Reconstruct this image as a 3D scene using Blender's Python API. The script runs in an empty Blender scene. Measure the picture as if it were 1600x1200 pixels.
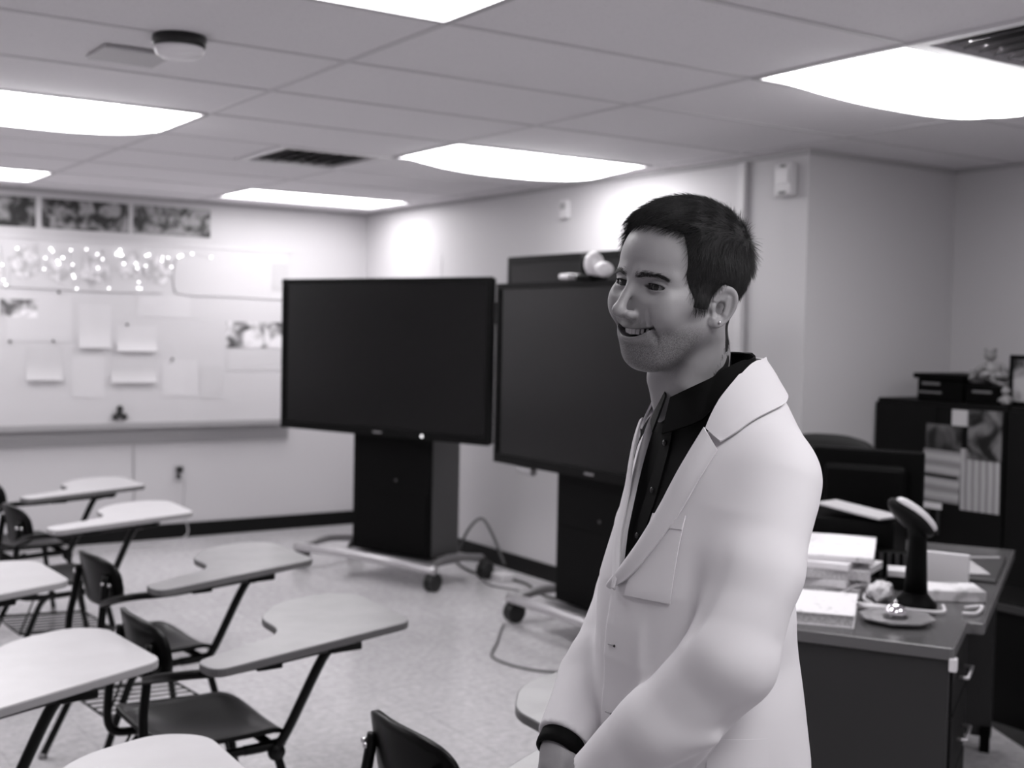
import bpy, bmesh, math, random
import numpy as np
from mathutils import Vector, Matrix
R=math.radians
random.seed(7)
SC=bpy.context.scene
COL=SC.collection
# ------------------------------------------------------------------ camera
def make_camera():
    f=1917.0; pitch=R(2.587); roll=R(1.137); yaw=R(33.87)
    fw=Vector((math.sin(yaw)*math.cos(pitch),math.cos(yaw)*math.cos(pitch),-math.sin(pitch)))
    rt=Vector((math.cos(yaw),-math.sin(yaw),0)); up=rt.cross(fw)
    r2=rt*math.cos(roll)+up*math.sin(roll); u2=-rt*math.sin(roll)+up*math.cos(roll)
    cd=bpy.data.cameras.new('camera'); co=bpy.data.objects.new('camera',cd); COL.objects.link(co)
    m=Matrix((r2,u2,-fw)).transposed().to_4x4(); m.translation=Vector((0,0,1.55)); co.matrix_world=m
    cd.sensor_width=36; cd.lens=36*f/1600
    cd.dof.use_dof=True; cd.dof.focus_distance=1.66; cd.dof.aperture_fstop=5.0
    cd.clip_start=0.05
    SC.camera=co
make_camera()
# ------------------------------------------------------------------ world, exposure
W=bpy.data.worlds.new('world'); SC.world=W; W.use_nodes=True
W.node_tree.nodes['Background'].inputs[0].default_value=(.5,.49,.505,1)
W.node_tree.nodes['Background'].inputs[1].default_value=.02
SC.view_settings.view_transform='Standard'; SC.view_settings.look='None'
SC.view_settings.exposure=0.14; SC.view_settings.gamma=1; SC.view_settings.use_curve_mapping=False
LENS_STRENGTH=12.0
FLAT_STRENGTH=10.5
# ------------------------------------------------------------------ materials
MATS={}
def grey(g): return (g*1.0,g*.975,g*1.005,1)
def mat(name,g,rough=.5,metal=0,spec=.5,noise=None,bump=None,emit=0,coat=0):
    if name in MATS: return MATS[name]
    m=bpy.data.materials.new(name); m.use_nodes=True; nt=m.node_tree; b=nt.nodes['Principled BSDF']
    b.inputs['Base Color'].default_value=grey(g); b.inputs['Roughness'].default_value=rough
    b.inputs['Metallic'].default_value=metal; b.inputs['Specular IOR Level'].default_value=spec
    if coat: b.inputs['Coat Weight'].default_value=coat; b.inputs['Coat Roughness'].default_value=.08
    tc=nt.nodes.new('ShaderNodeTexCoord')
    if noise:   # (scale, g2, lo, hi)
        n=nt.nodes.new('ShaderNodeTexNoise'); n.inputs['Scale'].default_value=noise[0]; n.inputs['Detail'].default_value=6
        r=nt.nodes.new('ShaderNodeValToRGB'); r.color_ramp.elements[0].position=noise[2]; r.color_ramp.elements[1].position=noise[3]
        r.color_ramp.elements[0].color=grey(g); r.color_ramp.elements[1].color=grey(noise[1])
        nt.links.new(tc.outputs['Object'],n.inputs['Vector']); nt.links.new(n.outputs['Fac'],r.inputs['Fac']); nt.links.new(r.outputs['Color'],b.inputs['Base Color'])
    if bump:    # (scale, strength)
        n=nt.nodes.new('ShaderNodeTexNoise'); n.inputs['Scale'].default_value=bump[0]; n.inputs['Detail'].default_value=4
        u=nt.nodes.new('ShaderNodeBump'); u.inputs['Strength'].default_value=bump[1]; u.inputs['Distance'].default_value=.002
        nt.links.new(tc.outputs['Object'],n.inputs['Vector']); nt.links.new(n.outputs['Fac'],u.inputs['Height']); nt.links.new(u.outputs['Normal'],b.inputs['Normal'])
    if emit: b.inputs['Emission Color'].default_value=(1,.985,1,1); b.inputs['Emission Strength'].default_value=emit
    MATS[name]=m; return m
def photo_mat(name,seed,lo=.02,hi=.6,scale=7):
    """a printed picture: blotchy grey print"""
    m=bpy.data.materials.new(name); m.use_nodes=True; nt=m.node_tree; b=nt.nodes['Principled BSDF']; b.inputs['Roughness'].default_value=.45
    tc=nt.nodes.new('ShaderNodeTexCoord'); mp=nt.nodes.new('ShaderNodeMapping'); mp.inputs['Location'].default_value=(seed*3.1,seed*1.7,seed)
    n=nt.nodes.new('ShaderNodeTexNoise'); n.inputs['Scale'].default_value=scale; n.inputs['Detail'].default_value=3; n.inputs['Distortion'].default_value=.8
    r=nt.nodes.new('ShaderNodeValToRGB'); r.color_ramp.elements[0].position=.40; r.color_ramp.elements[1].position=.62
    r.color_ramp.elements[0].color=grey(lo); r.color_ramp.elements[1].color=grey(hi)
    nt.links.new(tc.outputs['Object'],mp.inputs['Vector']); nt.links.new(mp.outputs['Vector'],n.inputs['Vector']); nt.links.new(n.outputs['Fac'],r.inputs['Fac']); nt.links.new(r.outputs['Color'],b.inputs['Base Color'])
    return m
# ------------------------------------------------------------------ mesh builder
class MB:
    def __init__(s): s.v=[]; s.f=[]; s.mi=[]; s.sm=[]
    def add(s,vs,fs,mi=0,smooth=False,M=None):
        o=len(s.v)
        for v in vs:
            v=Vector(v)
            if M is not None: v=M@v
            s.v.append(tuple(v))
        for f in fs: s.f.append(tuple(i+o for i in f)); s.mi.append(mi); s.sm.append(smooth)
    def box(s,lo,hi,mi=0,M=None,bev=0):
        bm=bmesh.new(); bmesh.ops.create_cube(bm,size=1)
        c=[(a+b)/2 for a,b in zip(lo,hi)]; d=[b-a for a,b in zip(lo,hi)]
        for v in bm.verts: v.co=Vector((v.co.x*d[0]+c[0],v.co.y*d[1]+c[1],v.co.z*d[2]+c[2]))
        if bev: bmesh.ops.bevel(bm,geom=bm.edges[:],offset=bev,segments=2,affect='EDGES',profile=.5)
        s.bm(bm,mi,M,smooth=False); return s
    def bm(s,bm,mi=0,M=None,smooth=False):
        bm.verts.ensure_lookup_table(); bm.verts.index_update()
        s.add([v.co.copy() for v in bm.verts],[[v.index for v in f.verts] for f in bm.faces],mi,smooth,M); bm.free()
    def tube(s,pts,r,mi=0,seg=10,caps=True,M=None,closed=False):
        pts=[Vector(p) for p in pts]; n=len(pts); rs=r if isinstance(r,(list,tuple)) else [r]*n
        vs=[];fs=[]; up=None
        for i,p in enumerate(pts):
            a=pts[i-1] if (i>0 or closed) else p; b=pts[(i+1)%n] if (i<n-1 or closed) else p
            t=(b-a).normalized()
            if up is None:
                up=Vector((0,0,1)) if abs(t.z)<.9 else Vector((1,0,0))
            x=t.cross(up).normalized(); y=x.cross(t).normalized(); up=y
            for k in range(seg):
                an=2*math.pi*k/seg; vs.append(p+x*math.cos(an)*rs[i]+y*math.sin(an)*rs[i])
        for i in range(n if closed else n-1):
            j=(i+1)%n
            for k in range(seg): fs.append((i*seg+k,i*seg+(k+1)%seg,j*seg+(k+1)%seg,j*seg+k))
        if caps and not closed: fs.append(tuple(range(seg))[::-1]); fs.append(tuple((n-1)*seg+k for k in range(seg)))
        s.add(vs,fs,mi,True,M); return s
    def lathe(s,prof,mi=0,seg=24,M=None,smooth=True):
        vs=[];fs=[];n=len(prof)
        for (r,z) in prof:
            for k in range(seg):
                a=2*math.pi*k/seg; vs.append((r*math.cos(a),r*math.sin(a),z))
        for i in range(n-1):
            for k in range(seg): fs.append((i*seg+k,i*seg+(k+1)%seg,(i+1)*seg+(k+1)%seg,(i+1)*seg+k))
        fs.append(tuple(range(seg))[::-1]); fs.append(tuple((n-1)*seg+k for k in range(seg)))
        s.add(vs,fs,mi,smooth,M); return s
    def prism(s,poly,z0,z1,mi=0,M=None,bev=0,mi_side=None):
        bm=bmesh.new(); vs=[bm.verts.new((x,y,z0)) for x,y in poly]; f=bm.faces.new(vs)
        r=bmesh.ops.extrude_face_region(bm,geom=[f]); 
        for g in r['geom']:
            if isinstance(g,bmesh.types.BMVert): g.co.z=z1
        bmesh.ops.recalc_face_normals(bm,faces=bm.faces[:])
        if bev:
            es=[e for e in bm.edges if abs(e.verts[0].co.z-e.verts[1].co.z)<1e-6]
            bmesh.ops.bevel(bm,geom=es,offset=bev,segments=2,affect='EDGES',profile=.5)
        bm.verts.ensure_lookup_table(); bm.verts.index_update()
        o=len(s.v)
        for v in bm.verts:
            c=v.co if M is None else M@v.co
            s.v.append(tuple(c))
        for f in bm.faces:
            s.f.append(tuple(v.index+o for v in f.verts)); 
            top=abs(f.normal.z)>.95
            s.mi.append(mi if (top or mi_side is None) else mi_side); s.sm.append(False)
        bm.free(); return s
    def ico(s,c,r,mi=0,sub=2,M=None,sc=(1,1,1)):
        bm=bmesh.new(); bmesh.ops.create_icosphere(bm,subdivisions=sub,radius=1)
        for v in bm.verts: v.co=Vector((v.co.x*r*sc[0]+c[0],v.co.y*r*sc[1]+c[1],v.co.z*r*sc[2]+c[2]))
        s.bm(bm,mi,M,True); return s
    def build(s,name,mats,parent=None,auto=True):
        me=bpy.data.meshes.new(name); me.from_pydata(s.v,[],s.f)
        if not isinstance(mats,(list,tuple)): mats=[mats]
        for m in mats: me.materials.append(m)
        me.polygons.foreach_set('material_index',s.mi); me.polygons.foreach_set('use_smooth',s.sm)
        me.validate(); me.update()
        o=bpy.data.objects.new(name,me); COL.objects.link(o)
        if parent is not None: o.parent=parent
        return o
def thing(name,label,cat,loc=(0,0,0),rz=0,group=None):
    o=bpy.data.objects.new(name,None); COL.objects.link(o); o.location=loc; o.rotation_euler=(0,0,rz); o.empty_display_size=.1
    o['label']=label; o['category']=cat
    if group: o['group']=group
    return o
def tag(o,label,cat,group=None):
    o['label']=label; o['category']=cat
    if group: o['group']=group
    return o
def struct(o): o['kind']='structure'; return o
def round_poly(P,rad,seg=6):
    out=[];n=len(P)
    rads=rad if isinstance(rad,(list,tuple)) else [rad]*n
    for i in range(n):
        p=Vector(P[i]).to_2d(); a=Vector(P[i-1]).to_2d(); b=Vector(P[(i+1)%n]).to_2d(); r=rads[i]
        da=(a-p); db=(b-p); r=min(r,da.length*.48,db.length*.48)
        q0=p+da.normalized()*r; q1=p+db.normalized()*r
        for k in range(seg+1):
            t=k/seg; out.append(tuple(q0*(1-t)**2+p*2*t*(1-t)+q1*t*t))
    return out
def smooth_path(P,n=8):
    P=[Vector(p) for p in P]; out=[]
    for i in range(len(P)-1):
        a=P[max(i-1,0)];b=P[i];c=P[i+1];d=P[min(i+2,len(P)-1)]
        for k in range(n):
            t=k/n; out.append(.5*((2*b)+(c-a)*t+(2*a-5*b+4*c-d)*t*t+(-a+3*b-3*c+d)*t**3))
    out.append(P[-1]); return out
def copy_tree(o,parent=None):
    c=o.copy(); COL.objects.link(c)
    if parent is not None: c.parent=parent
    for ch in list(o.children): copy_tree(ch,c)
    return c
# ------------------------------------------------------------------ room (metres; x towards the screen wall, y towards the poster wall)
H=2.42; XW=4.385; YW=8.61; XR=5.48; YR=4.06; XL=-1.85; YN=-2.2
m_wall=mat('wall_paint',.55,.55,bump=(60,.12))
m_wallb=mat('wall_paint_back',.56,.5,bump=(60,.1))
m_base=mat('baseboard_rubber',.006,.5,spec=.15)
m_tile=mat('ceiling_tile',.80,.9,bump=(180,.5),noise=(120,.72,.55,.75))
m_grid=mat('ceiling_grid',.62,.6)  # greyed so the bars carry the shadow gaps beside the tiles
def floor_tone():
    m=bpy.data.materials.new('vinyl_floor'); m.use_nodes=True; nt=m.node_tree; b=nt.nodes['Principled BSDF']
    b.inputs['Roughness'].default_value=.22; b.inputs['Specular IOR Level'].default_value=.5
    tc=nt.nodes.new('ShaderNodeTexCoord'); n=nt.nodes.new('ShaderNodeTexNoise'); n.inputs['Scale'].default_value=28; n.inputs['Detail'].default_value=8; n.inputs['Roughness'].default_value=.75
    r=nt.nodes.new('ShaderNodeValToRGB'); r.color_ramp.elements[0].position=.38; r.color_ramp.elements[1].position=.62
    r.color_ramp.elements[0].color=grey(.46); r.color_ramp.elements[1].color=grey(.62)
    br=nt.nodes.new('ShaderNodeTexBrick'); br.offset=0; br.inputs['Scale'].default_value=1; br.inputs['Brick Width'].default_value=.305; br.inputs['Row Height'].default_value=.305; br.inputs['Mortar Size'].default_value=.0016
    br.inputs['Color1'].default_value=(1,1,1,1); br.inputs['Color2'].default_value=(.94,.94,.94,1); br.inputs['Mortar'].default_value=(.72,.72,.72,1)
    mx=nt.nodes.new('ShaderNodeMix'); mx.data_type='RGBA'; mx.blend_type='MULTIPLY'; mx.inputs[0].default_value=1
    nt.links.new(tc.outputs['Object'],n.inputs['Vector']); nt.links.new(tc.outputs['Object'],br.inputs['Vector'])
    nt.links.new(n.outputs['Fac'],r.inputs['Fac']); nt.links.new(r.outputs['Color'],mx.inputs[6]); nt.links.new(br.outputs['Color'],mx.inputs[7]); nt.links.new(mx.outputs[2],b.inputs['Base Color'])
    n2=nt.nodes.new('ShaderNodeTexNoise'); n2.inputs['Scale'].default_value=3; n2.inputs['Detail'].default_value=5
    r2=nt.nodes.new('ShaderNodeMapRange'); r2.inputs[3].default_value=.10; r2.inputs[4].default_value=.26
    nt.links.new(tc.outputs['Object'],n2.inputs['Vector']); nt.links.new(n2.outputs['Fac'],r2.inputs[0]); nt.links.new(r2.outputs[0],b.inputs['Roughness'])
    return m
m_floor=floor_tone()
struct(MB().box((XL-.1,YN-.1,-.1),(XR+.1,YW+.1,0)).build('floor',m_floor))
struct(MB().box((XL-.1,YW,0),(XW+.12,YW+.12,H+.1)).build('wall_back',m_wallb))
struct(MB().box((XW,YR,0),(XR+.12,YW+.12,H+.1)).build('wall_right',m_wall))
struct(MB().box((XR,YN-.1,0),(XR+.12,YR,H+.1)).build('wall_far_right',m_wall))
struct(MB().box((XL-.12,YN-.1,0),(XL,YW+.12,H+.1)).build('wall_left',m_wallb))
struct(MB().box((XL-.12,YN-.12,0),(XR+.12,YN,H+.1)).build('wall_front',m_wallb))
struct(MB().box((XL,YW-.012,0),(XW-.012,YW,.105),bev=.003).build('baseboard_back',m_base))
struct(MB().box((XW-.012,YR-.012,0),(XW,YW,.105),bev=.003).build('baseboard_right',m_base))
struct(MB().box((XW,YR-.012,0),(XR,YR,.105),bev=.003).build('baseboard_recess',m_base))
# ceiling: tiles between the grid, holes where the lamps sit
GX=[-1.808+1.2057*i for i in range(6)]+[XR]      # long spacing
GX=[XL]+[g for g in GX if g>XL+.02]
GY0=2.424; GS=.6435
GY=[GY0+GS*k for k in range(-7,10)]
GY=[YN]+[g for g in GY if YN+.05<g<YW-.05]+[YW]
gx=[.604,1.810,3.016,4.222]
def gy(k): return GY0+GS*k
LIGHTS=[(.604,0,'flat'),(3.016,0,'drop'),(.604,4,'drop'),(3.016,4,'drop'),(.604,8,'flat'),(3.016,8,'flat'),
        (-1.808+.0,4,'flat'),(.604,-4,'flat'),(3.016,-4,'flat')]
holes=[(x0,gy(k),x0+1.206,gy(k+1)) for x0,k,t in LIGHTS]
VENTS=[(2.413,gy(5),3.016,gy(6)),(3.016,gy(-1),3.62,gy(0))]
ceil=MB()
for i in range(len(GX)-1):
    for j in range(len(GY)-1):
        cx=(GX[i]+GX[i+1])/2; cy=(GY[j]+GY[j+1])/2
        if any(a<cx<c and b<cy<d for a,b,c,d in holes): continue
        x0,x1=GX[i],GX[i+1]
        for v in VENTS:
            if abs((v[1]+v[3])/2-cy)<.2 and x0-.01<v[0] and v[2]<x1+.01:
                if v[0]-x0<.02: x0=v[2]
                else: x1=v[0]
        ceil.box((x0+.011,GY[j]+.011,H),(x1-.011,GY[j+1]-.011,H+.02))
struct(ceil.build('ceiling',m_tile))
g=MB()
for x in GX[1:-1]: g.box((x-.012,YN,H-.003),(x+.012,YW,H+.004))
for y in GY[1:-1]: g.box((XL,y-.012,H-.0028),(XR,y+.012,H+.0042))
struct(g.build('ceiling_grid',m_grid))
struct(MB().box((XL-.1,YN-.1,H+.12),(XR+.1,YW+.1,H+.2)).build('ceiling_slab',mat('slab',.3,.9)))
tr=MB()
tr.box((XL,YW-.02,H-.022),(XW,YW,H-.001)); tr.box((XW-.02,YR-.02,H-.022),(XW,YW-.02,H-.001)); tr.box((XW,YR-.02,H-.022),(XR,YR,H-.001)); tr.box((XR-.02,YN,H-.022),(XR,YR-.02,H-.001))
struct(tr.build('trim_1',mat('wall_trim',.40,.6)))
# ------------------------------------------------------------------ ceiling lamps
def lens_mat(name,s):
    m=bpy.data.materials.new(name); m.use_nodes=True; nt=m.node_tree; b=nt.nodes['Principled BSDF']
    b.inputs['Base Color'].default_value=grey(.8); b.inputs['Roughness'].default_value=.4
    b.inputs['Emission Color'].default_value=(1,.985,1,1); b.inputs['Emission Strength'].default_value=s
    return m
m_drop=lens_mat('lamp_lens_drop',LENS_STRENGTH); m_flat=lens_mat('lamp_lens_flat',FLAT_STRENGTH)
m_frame=mat('lamp_frame',.45,.4)
lamp_labels={(.604,0):'flat recessed fluorescent panel cut by the top edge of the photo',(3.016,0):'bulging troffer lamp above the man, at the upper right beside the ceiling vent',
 (.604,4):'bulging troffer lamp at the left edge, beyond the ceiling dome device',(3.016,4):'bulging troffer lamp in the middle, above the two large screens',
 (.604,8):'small flat panel lamp at the left edge above the poster strip',(3.016,8):'long flat panel lamp near the far corner of the room',
 (-1.808,4):'flat recessed lamp outside the left of the photo',(.604,-4):'flat recessed lamp behind the camera on the left',(3.016,-4):'flat recessed lamp behind the camera on the right'}
for x0,k,t in LIGHTS:
    y0=gy(k); w,d=1.206,GS
    L=thing('ceiling_lamp',lamp_labels[(x0,k)],'ceiling lamp',(x0+w/2,y0+d/2,H),0,'troffer lamps in the tiled ceiling')
    f=MB()
    for lo,hi in (((-w/2,-d/2),(w/2,-d/2+.022)),((-w/2,d/2-.022),(w/2,d/2)),((-w/2,-d/2+.022),(-w/2+.022,d/2-.022)),((w/2-.022,-d/2+.022),(w/2,d/2-.022))):
        f.box((lo[0],lo[1],-.006),(hi[0],hi[1],.05))
    f.box((-w/2+.03,-d/2+.03,.09),(w/2-.03,d/2-.03,.095))
    f.build('lamp_frame',m_frame,L)
    vs=[];fs=[];nx,ny=25,19; dep=.075 if t=='drop' else .0
    for i in range(nx):
        for j in range(ny):
            u=i/(nx-1)*2-1; v=j/(ny-1)*2-1
            z=.004-dep*(max(0,1-abs(u)**2.6)**.6)*(max(0,1-abs(v)**2.2)**.6)
            if t=='drop': z-=.012*math.cos(v*math.pi*1.5)**2*(1-abs(u)**3)*(1-v*v)
            vs.append((u*(w/2-.021),v*(d/2-.021),z))
    for i in range(nx-1):
        for j in range(ny-1): fs.append((i*ny+j,i*ny+j+1,(i+1)*ny+j+1,(i+1)*ny+j))
    l=MB(); l.add(vs,fs,0,True)
    # closed lens body: side walls up into the housing
    rim=[i*ny for i in range(nx)]+[(nx-1)*ny+j for j in range(1,ny)]+[i*ny+ny-1 for i in range(nx-2,-1,-1)]+[j for j in range(ny-2,0,-1)]
    rv=[vs[i] for i in rim]; n=len(rv); l.add(rv+[(a,b,c+.03) for a,b,c in rv],[(i,(i+1)%n,(i+1)%n+n,i+n) for i in range(n)]+[tuple(range(n,2*n))],0,False)
    l.build('lens',m_drop if t=='drop' else m_flat,L)
# vents
m_white=mat('white_metal',.7,.4); m_dark=mat('dark_gap',.01,.8)
for (a,b,c,d),lab in zip(VENTS,('square white ceiling air vent left of the middle lamp','square ceiling air vent at the upper right corner, beside the bulging lamp')):
    V=thing('ceiling_vent',lab,'air vent',((a+c)/2,(b+d)/2,H),0); w=(c-a)/2;hh=(d-b)/2
    f=MB()
    for i,s in enumerate((1,)):
        for lo,hi in (((-w,-hh),(w,-hh+.045)),((-w,hh-.045),(w,hh)),((-w,-hh+.045),(-w+.045,hh-.045)),((w-.045,-hh+.045),(w,hh-.045))):
            f.box((lo[0],lo[1],-.008),(hi[0],hi[1],.012),bev=.002)
    f.build('vent_frame',m_white,V)
    MB().box((-w+.04,-hh+.04,.07),(w-.04,hh-.04,.08)).build('vent_cavity',m_dark,V)
    for k in range(7):
        x=-w+.075+k*(2*w-.15)/6
        M=Matrix.Translation((x,0,.02))@Matrix.Rotation(R(-35),4,'Y')
        MB().box((-.026,-hh+.046,-.0015),(.026,hh-.046,.0015),M=M).build('louvre',mat('louvre_metal',.16,.8,spec=.1),V)
# dome device and blank plate on the ceiling
m_dome=mat('dome_white',.85,.35)
D=thing('ceiling_dome',"white dome device on a black base on the ceiling at the upper left",'access point',(1.25,3.72,H))
MB().lathe([(.076,-.034),(.082,-.02),(.08,0)]).build('base_ring',mat('black_plastic',.012,.35),D)
MB().lathe([(.001,-.070),(.03,-.069),(.055,-.064),(.070,-.054),(.076,-.042),(.074,-.034),(.001,-.034)]).build('dome',m_dome,D)
P_=MB().box((-.11,-.11,-.012),(.11,.11,0),bev=.003).build('ceiling_plate',mat('ceiling_plate_paint',.5,.5)); P_.location=(1.2,4.06,H-.003)
tag(P_,'blank square cover plate on the ceiling beside the dome device','cover plate')
# ------------------------------------------------------------------ wall fittings on the right wall
C=MB().box((XW-.03,4.455,0.105),(XW-.0005,4.505,H-.022),bev=.004).build('cable_conduit',mat('conduit_paint',.6,.45)); tag(C,'white surface cable conduit running up the wall behind the man','conduit')
T=thing('wall_alarm','white rectangular alarm box high on the wall right of the conduit','alarm',(XW,4.185,2.285))
MB().box((-.045,-.055,-.08),(0,.055,.08),bev=.01).build('housing',mat('white_plastic',.62,.35),T)
MB().box((-.052,-.04,-.02),(-.044,.04,.05),bev=.004).build('speaker_face',mat('pale_plastic',.72,.3),T)
MB().box((-.05,-.02,-.068),(-.044,.02,-.055)).build('slot',mat('dark_plastic',.03,.4),T); MB().box((-.05,-.018,.06),(-.044,.012,.07)).build('slot',mat('dark_plastic',.03,.4),T)
T=thing('thermostat','small pale thermostat high on the wall below the middle lamp','thermostat',(XW,5.98,2.27))
MB().box((-.03,-.04,-.055),(0,.04,.055),bev=.006).build('housing',mat('white_plastic',.62,.35),T); MB().box((-.033,-.025,0),(-.029,.025,.035)).build('display',mat('display_grey',.35,.2),T)
o=MB().box((XW-.004,7.44,1.62),(XW-.0005,8.38,2.055)).build('wall_poster',mat('pale_paper',.55,.6)); tag(o,'pale blank poster on the wall above the left screen','poster')
# ------------------------------------------------------------------ poster wall
m_paper=mat('white_paper',.63,.6); m_paper2=mat('grey_paper',.57,.6); m_board=mat('whiteboard',.60,.3); m_alu=mat('aluminium',.5,.35,metal=.6)
B=thing('whiteboard','wide whiteboard covered in pinned sheets on the far wall','whiteboard',(1.1,YW,0))
MB().box((-2.6,-.018,.84),(2.62,-.001,2.085),bev=.003).build('writing_surface',m_board,B)
MB().box((-2.62,-.024,2.08),(2.64,-.001,2.10),bev=.002).build('top_rail',mat('rail_paint',.6,.4),B)
MB().box((-2.62,-.075,.80),(2.64,-.001,.842),bev=.004).build('tray',mat('tray_paint',.33,.45),B)
MB().box((-2.62,-.02,.69),(2.64,-.001,.80),bev=.003).build('lower_panel',mat('tray_paint',.33,.45),B)
def wallbox(name,x0,z0,x1,z1,m,t=.002,off=.019,rot=0):
    cx,cz=(x0+x1)/2,(z0+z1)/2
    o=MB().box((-(x1-x0)/2,-t,-(z1-z0)/2),((x1-x0)/2,0,(z1-z0)/2)).build(name,m); o.location=(cx,YW-off,cz); o.rotation_euler=(0,rot,0); return o
for i,(a,b,l) in enumerate(((1.30,1.925,'leftmost dark photo print in the strip above the whiteboard'),(1.965,2.545,'middle dark photo print in the strip above the whiteboard'),(2.575,3.13,'rightmost dark photo print in the strip above the whiteboard'))):
    tag(wallbox('photo_print',a,2.16,b,2.36,photo_mat('photo_print_%d'%i,i+1,.010,.30,11+i),.004,.001),l,'photo','photo prints above the whiteboard')
tag(wallbox('photo_print',1.70,1.56,1.935,1.68,photo_mat('photo_small_a',5,.12,.85,9),.003),'small landscape photo print pinned at the left edge of the whiteboard','photo')
tag(wallbox('photo_print',3.25,1.37,3.70,1.56,photo_mat('photo_small_b',8,.06,.75,8),.003),'grey photo print pinned beside the left screen','photo')
tag(wallbox('notice',3.60,1.80,3.72,2.0,mat('notice_grey',.5,.6)),'small grey notice at the upper right end of the whiteboard','notice')
sheets=[(1.86,1.14,2.10,1.36,'under the left column of sheets, bottom edge curling'),(2.20,1.36,2.42,1.66,'pinned just left of the middle of the whiteboard, lower edge lifting'),
 (2.46,1.34,2.74,1.52,'pinned at the middle of the whiteboard beneath a dark pin'),(2.42,1.12,2.74,1.30,'pinned low above the three knob hook'),(2.16,1.02,2.38,1.30,'pinned low left of the knob hook'),
 (2.78,1.02,3.04,1.28,'pinned low right under a dark pin'),(3.06,1.0,3.22,1.24,'pinned at the low right end'),(1.74,1.40,2.16,1.72,'wide sheet under the string lights at the left'),
 (2.60,1.58,2.98,1.74,'wide sheet under the string lights at the middle'),(3.25,1.2,3.7,1.355,'under the grey photo beside the left screen')]
for i,(a,b,c,d,l) in enumerate(sheets):
    cx,cz=(a+c)/2,(b+d)/2; w,h=(c-a)/2,(d-b)/2; q=MB(); n=10; vs=[]; curl=.02 if i<4 else .0
    for k in range(n+1):
        t=k/n; z=h-2*h*t; y=-.002-curl*max(0,t-.45)**2/.3
        vs+= [(-w,y,z),(w,y,z)]
    fs=[(2*k,2*k+2,2*k+3,2*k+1) for k in range(n)]
    q.add(vs,fs,0,True); q.sm=[False]*len(q.sm); o=q.build('paper_sheet',m_paper if i%3 else m_paper2); o.location=(cx,YW-.019,cz)
    s=o.modifiers.new('s','SOLIDIFY'); s.thickness=.001
    tag(o,'white paper sheet '+l,'paper','sheets pinned to the whiteboard')
# children's craft shapes under the string lights
for i,(x,z,r) in enumerate(((1.85,1.92,.10),(2.08,1.90,.09),(2.31,1.90,.10),(2.55,1.93,.09),(2.75,1.92,.11))):
    poly=[(x+r*(1+.18*math.sin(5*a+i))*math.cos(a)*.95,r*(1+.15*math.cos(4*a+i))*math.sin(a)) for a in [k*math.pi/12 for k in range(24)]]
    q=MB().prism([(p[0]-x,p[1]) for p in poly],0,.003); o=q.build('paper_cutout',photo_mat('cutout_%d'%i,i+11,.45,.8,14)); o.rotation_euler=(R(90),0,0); o.location=(x,YW-.0195,z)
    tag(o,'pale drawing cut out of paper, %s under the string lights'%('leftmost','second from the left','third from the left','fourth from the left','rightmost')[i],'cutout','cut out drawings under the string lights')
bd=MB(); 
bd.tube(smooth_path([(1.45,YW-.021,1.76),(1.9,YW-.021,1.755),(2.35,YW-.021,1.745),(2.78,YW-.021,1.75)],6),.004,seg=6)
tag(bd.build('cord',mat('cord_grey',.42,.6)),'thin grey cord along the lower edge of the string lights','cord')
bd=MB(); bd.tube(smooth_path([(2.94,YW-.021,2.03),(2.87,YW-.021,1.98),(2.86,YW-.021,1.80),(2.93,YW-.021,1.745),(3.3,YW-.021,1.74),(3.7,YW-.021,1.73)],6),.005,seg=6)
tag(bd.build('board_border',mat('cord_grey',.42,.6)),'grey wavy border line on the right half of the whiteboard','border')
for i,(x,z) in enumerate(((2.07,1.735),(2.53,1.525),(2.035,1.405),(2.85,1.285),(1.76,1.40))):
    o=MB().lathe([(.004,0),(.004,.006),(.009,.009),(.009,.015),(.004,.018)],seg=12).build('push_pin',mat('dark_plastic',.03,.4)); o.rotation_euler=(R(90),0,0); o.location=(x,YW-.019,z)
    tag(o,'dark round push pin, %s'%('uppermost on the whiteboard','at the middle of the whiteboard','below the uppermost pin','at the right of the pinned sheets','faint one near the left edge')[i],'pin','pins on the whiteboard')
# string lights
S=thing('string_lights','string of small glowing fairy lights across the top of the whiteboard','string lights',(0,YW-.03,0))
rnd=random.Random(3); pts=[]; x=1.48
while x<3.2:
    top=2.03+rnd.uniform(-.015,.02); pts.append((x,0,top)); drop=rnd.choice((.10,.18,.26)) if x<2.8 else .0
    if drop:
        pts.append((x+.03,0,top-drop)); pts.append((x+.05,0,top-drop)); pts.append((x+.08,0,top-.03))
    x+=.11
MB().tube(pts,.0016,seg=5).build('wire',mat('clear_wire',.6,.4),S)
m_bulb=mat('fairy_bulb',.8,.3,emit=4.5)
for i in range(64):
    k=rnd.randrange(len(pts)-1); a,b=Vector(pts[k]),Vector(pts[k+1]); p=a.lerp(b,rnd.random())
    MB().ico((p.x+rnd.uniform(-.01,.01),-.004,p.z),.006,sub=1).build('bulb',m_bulb,S)
# knob hook
Kn=thing('knob_hook','black hook of three round knobs at the bottom edge of the whiteboard','hook',(2.48,YW-.019,.905))
mk=mat('black_plastic',.012,.35)
MB().lathe([(.02,0),(.02,.012)],M=Matrix.Rotation(R(90),4,'X')).build('backing',mk,Kn)
for a in (90,215,325):
    MB().ico((.036*math.cos(R(a)),-.02,.036*math.sin(R(a))),.024,sub=2,sc=(1,.7,1)).build('knob',mk,Kn)
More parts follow.
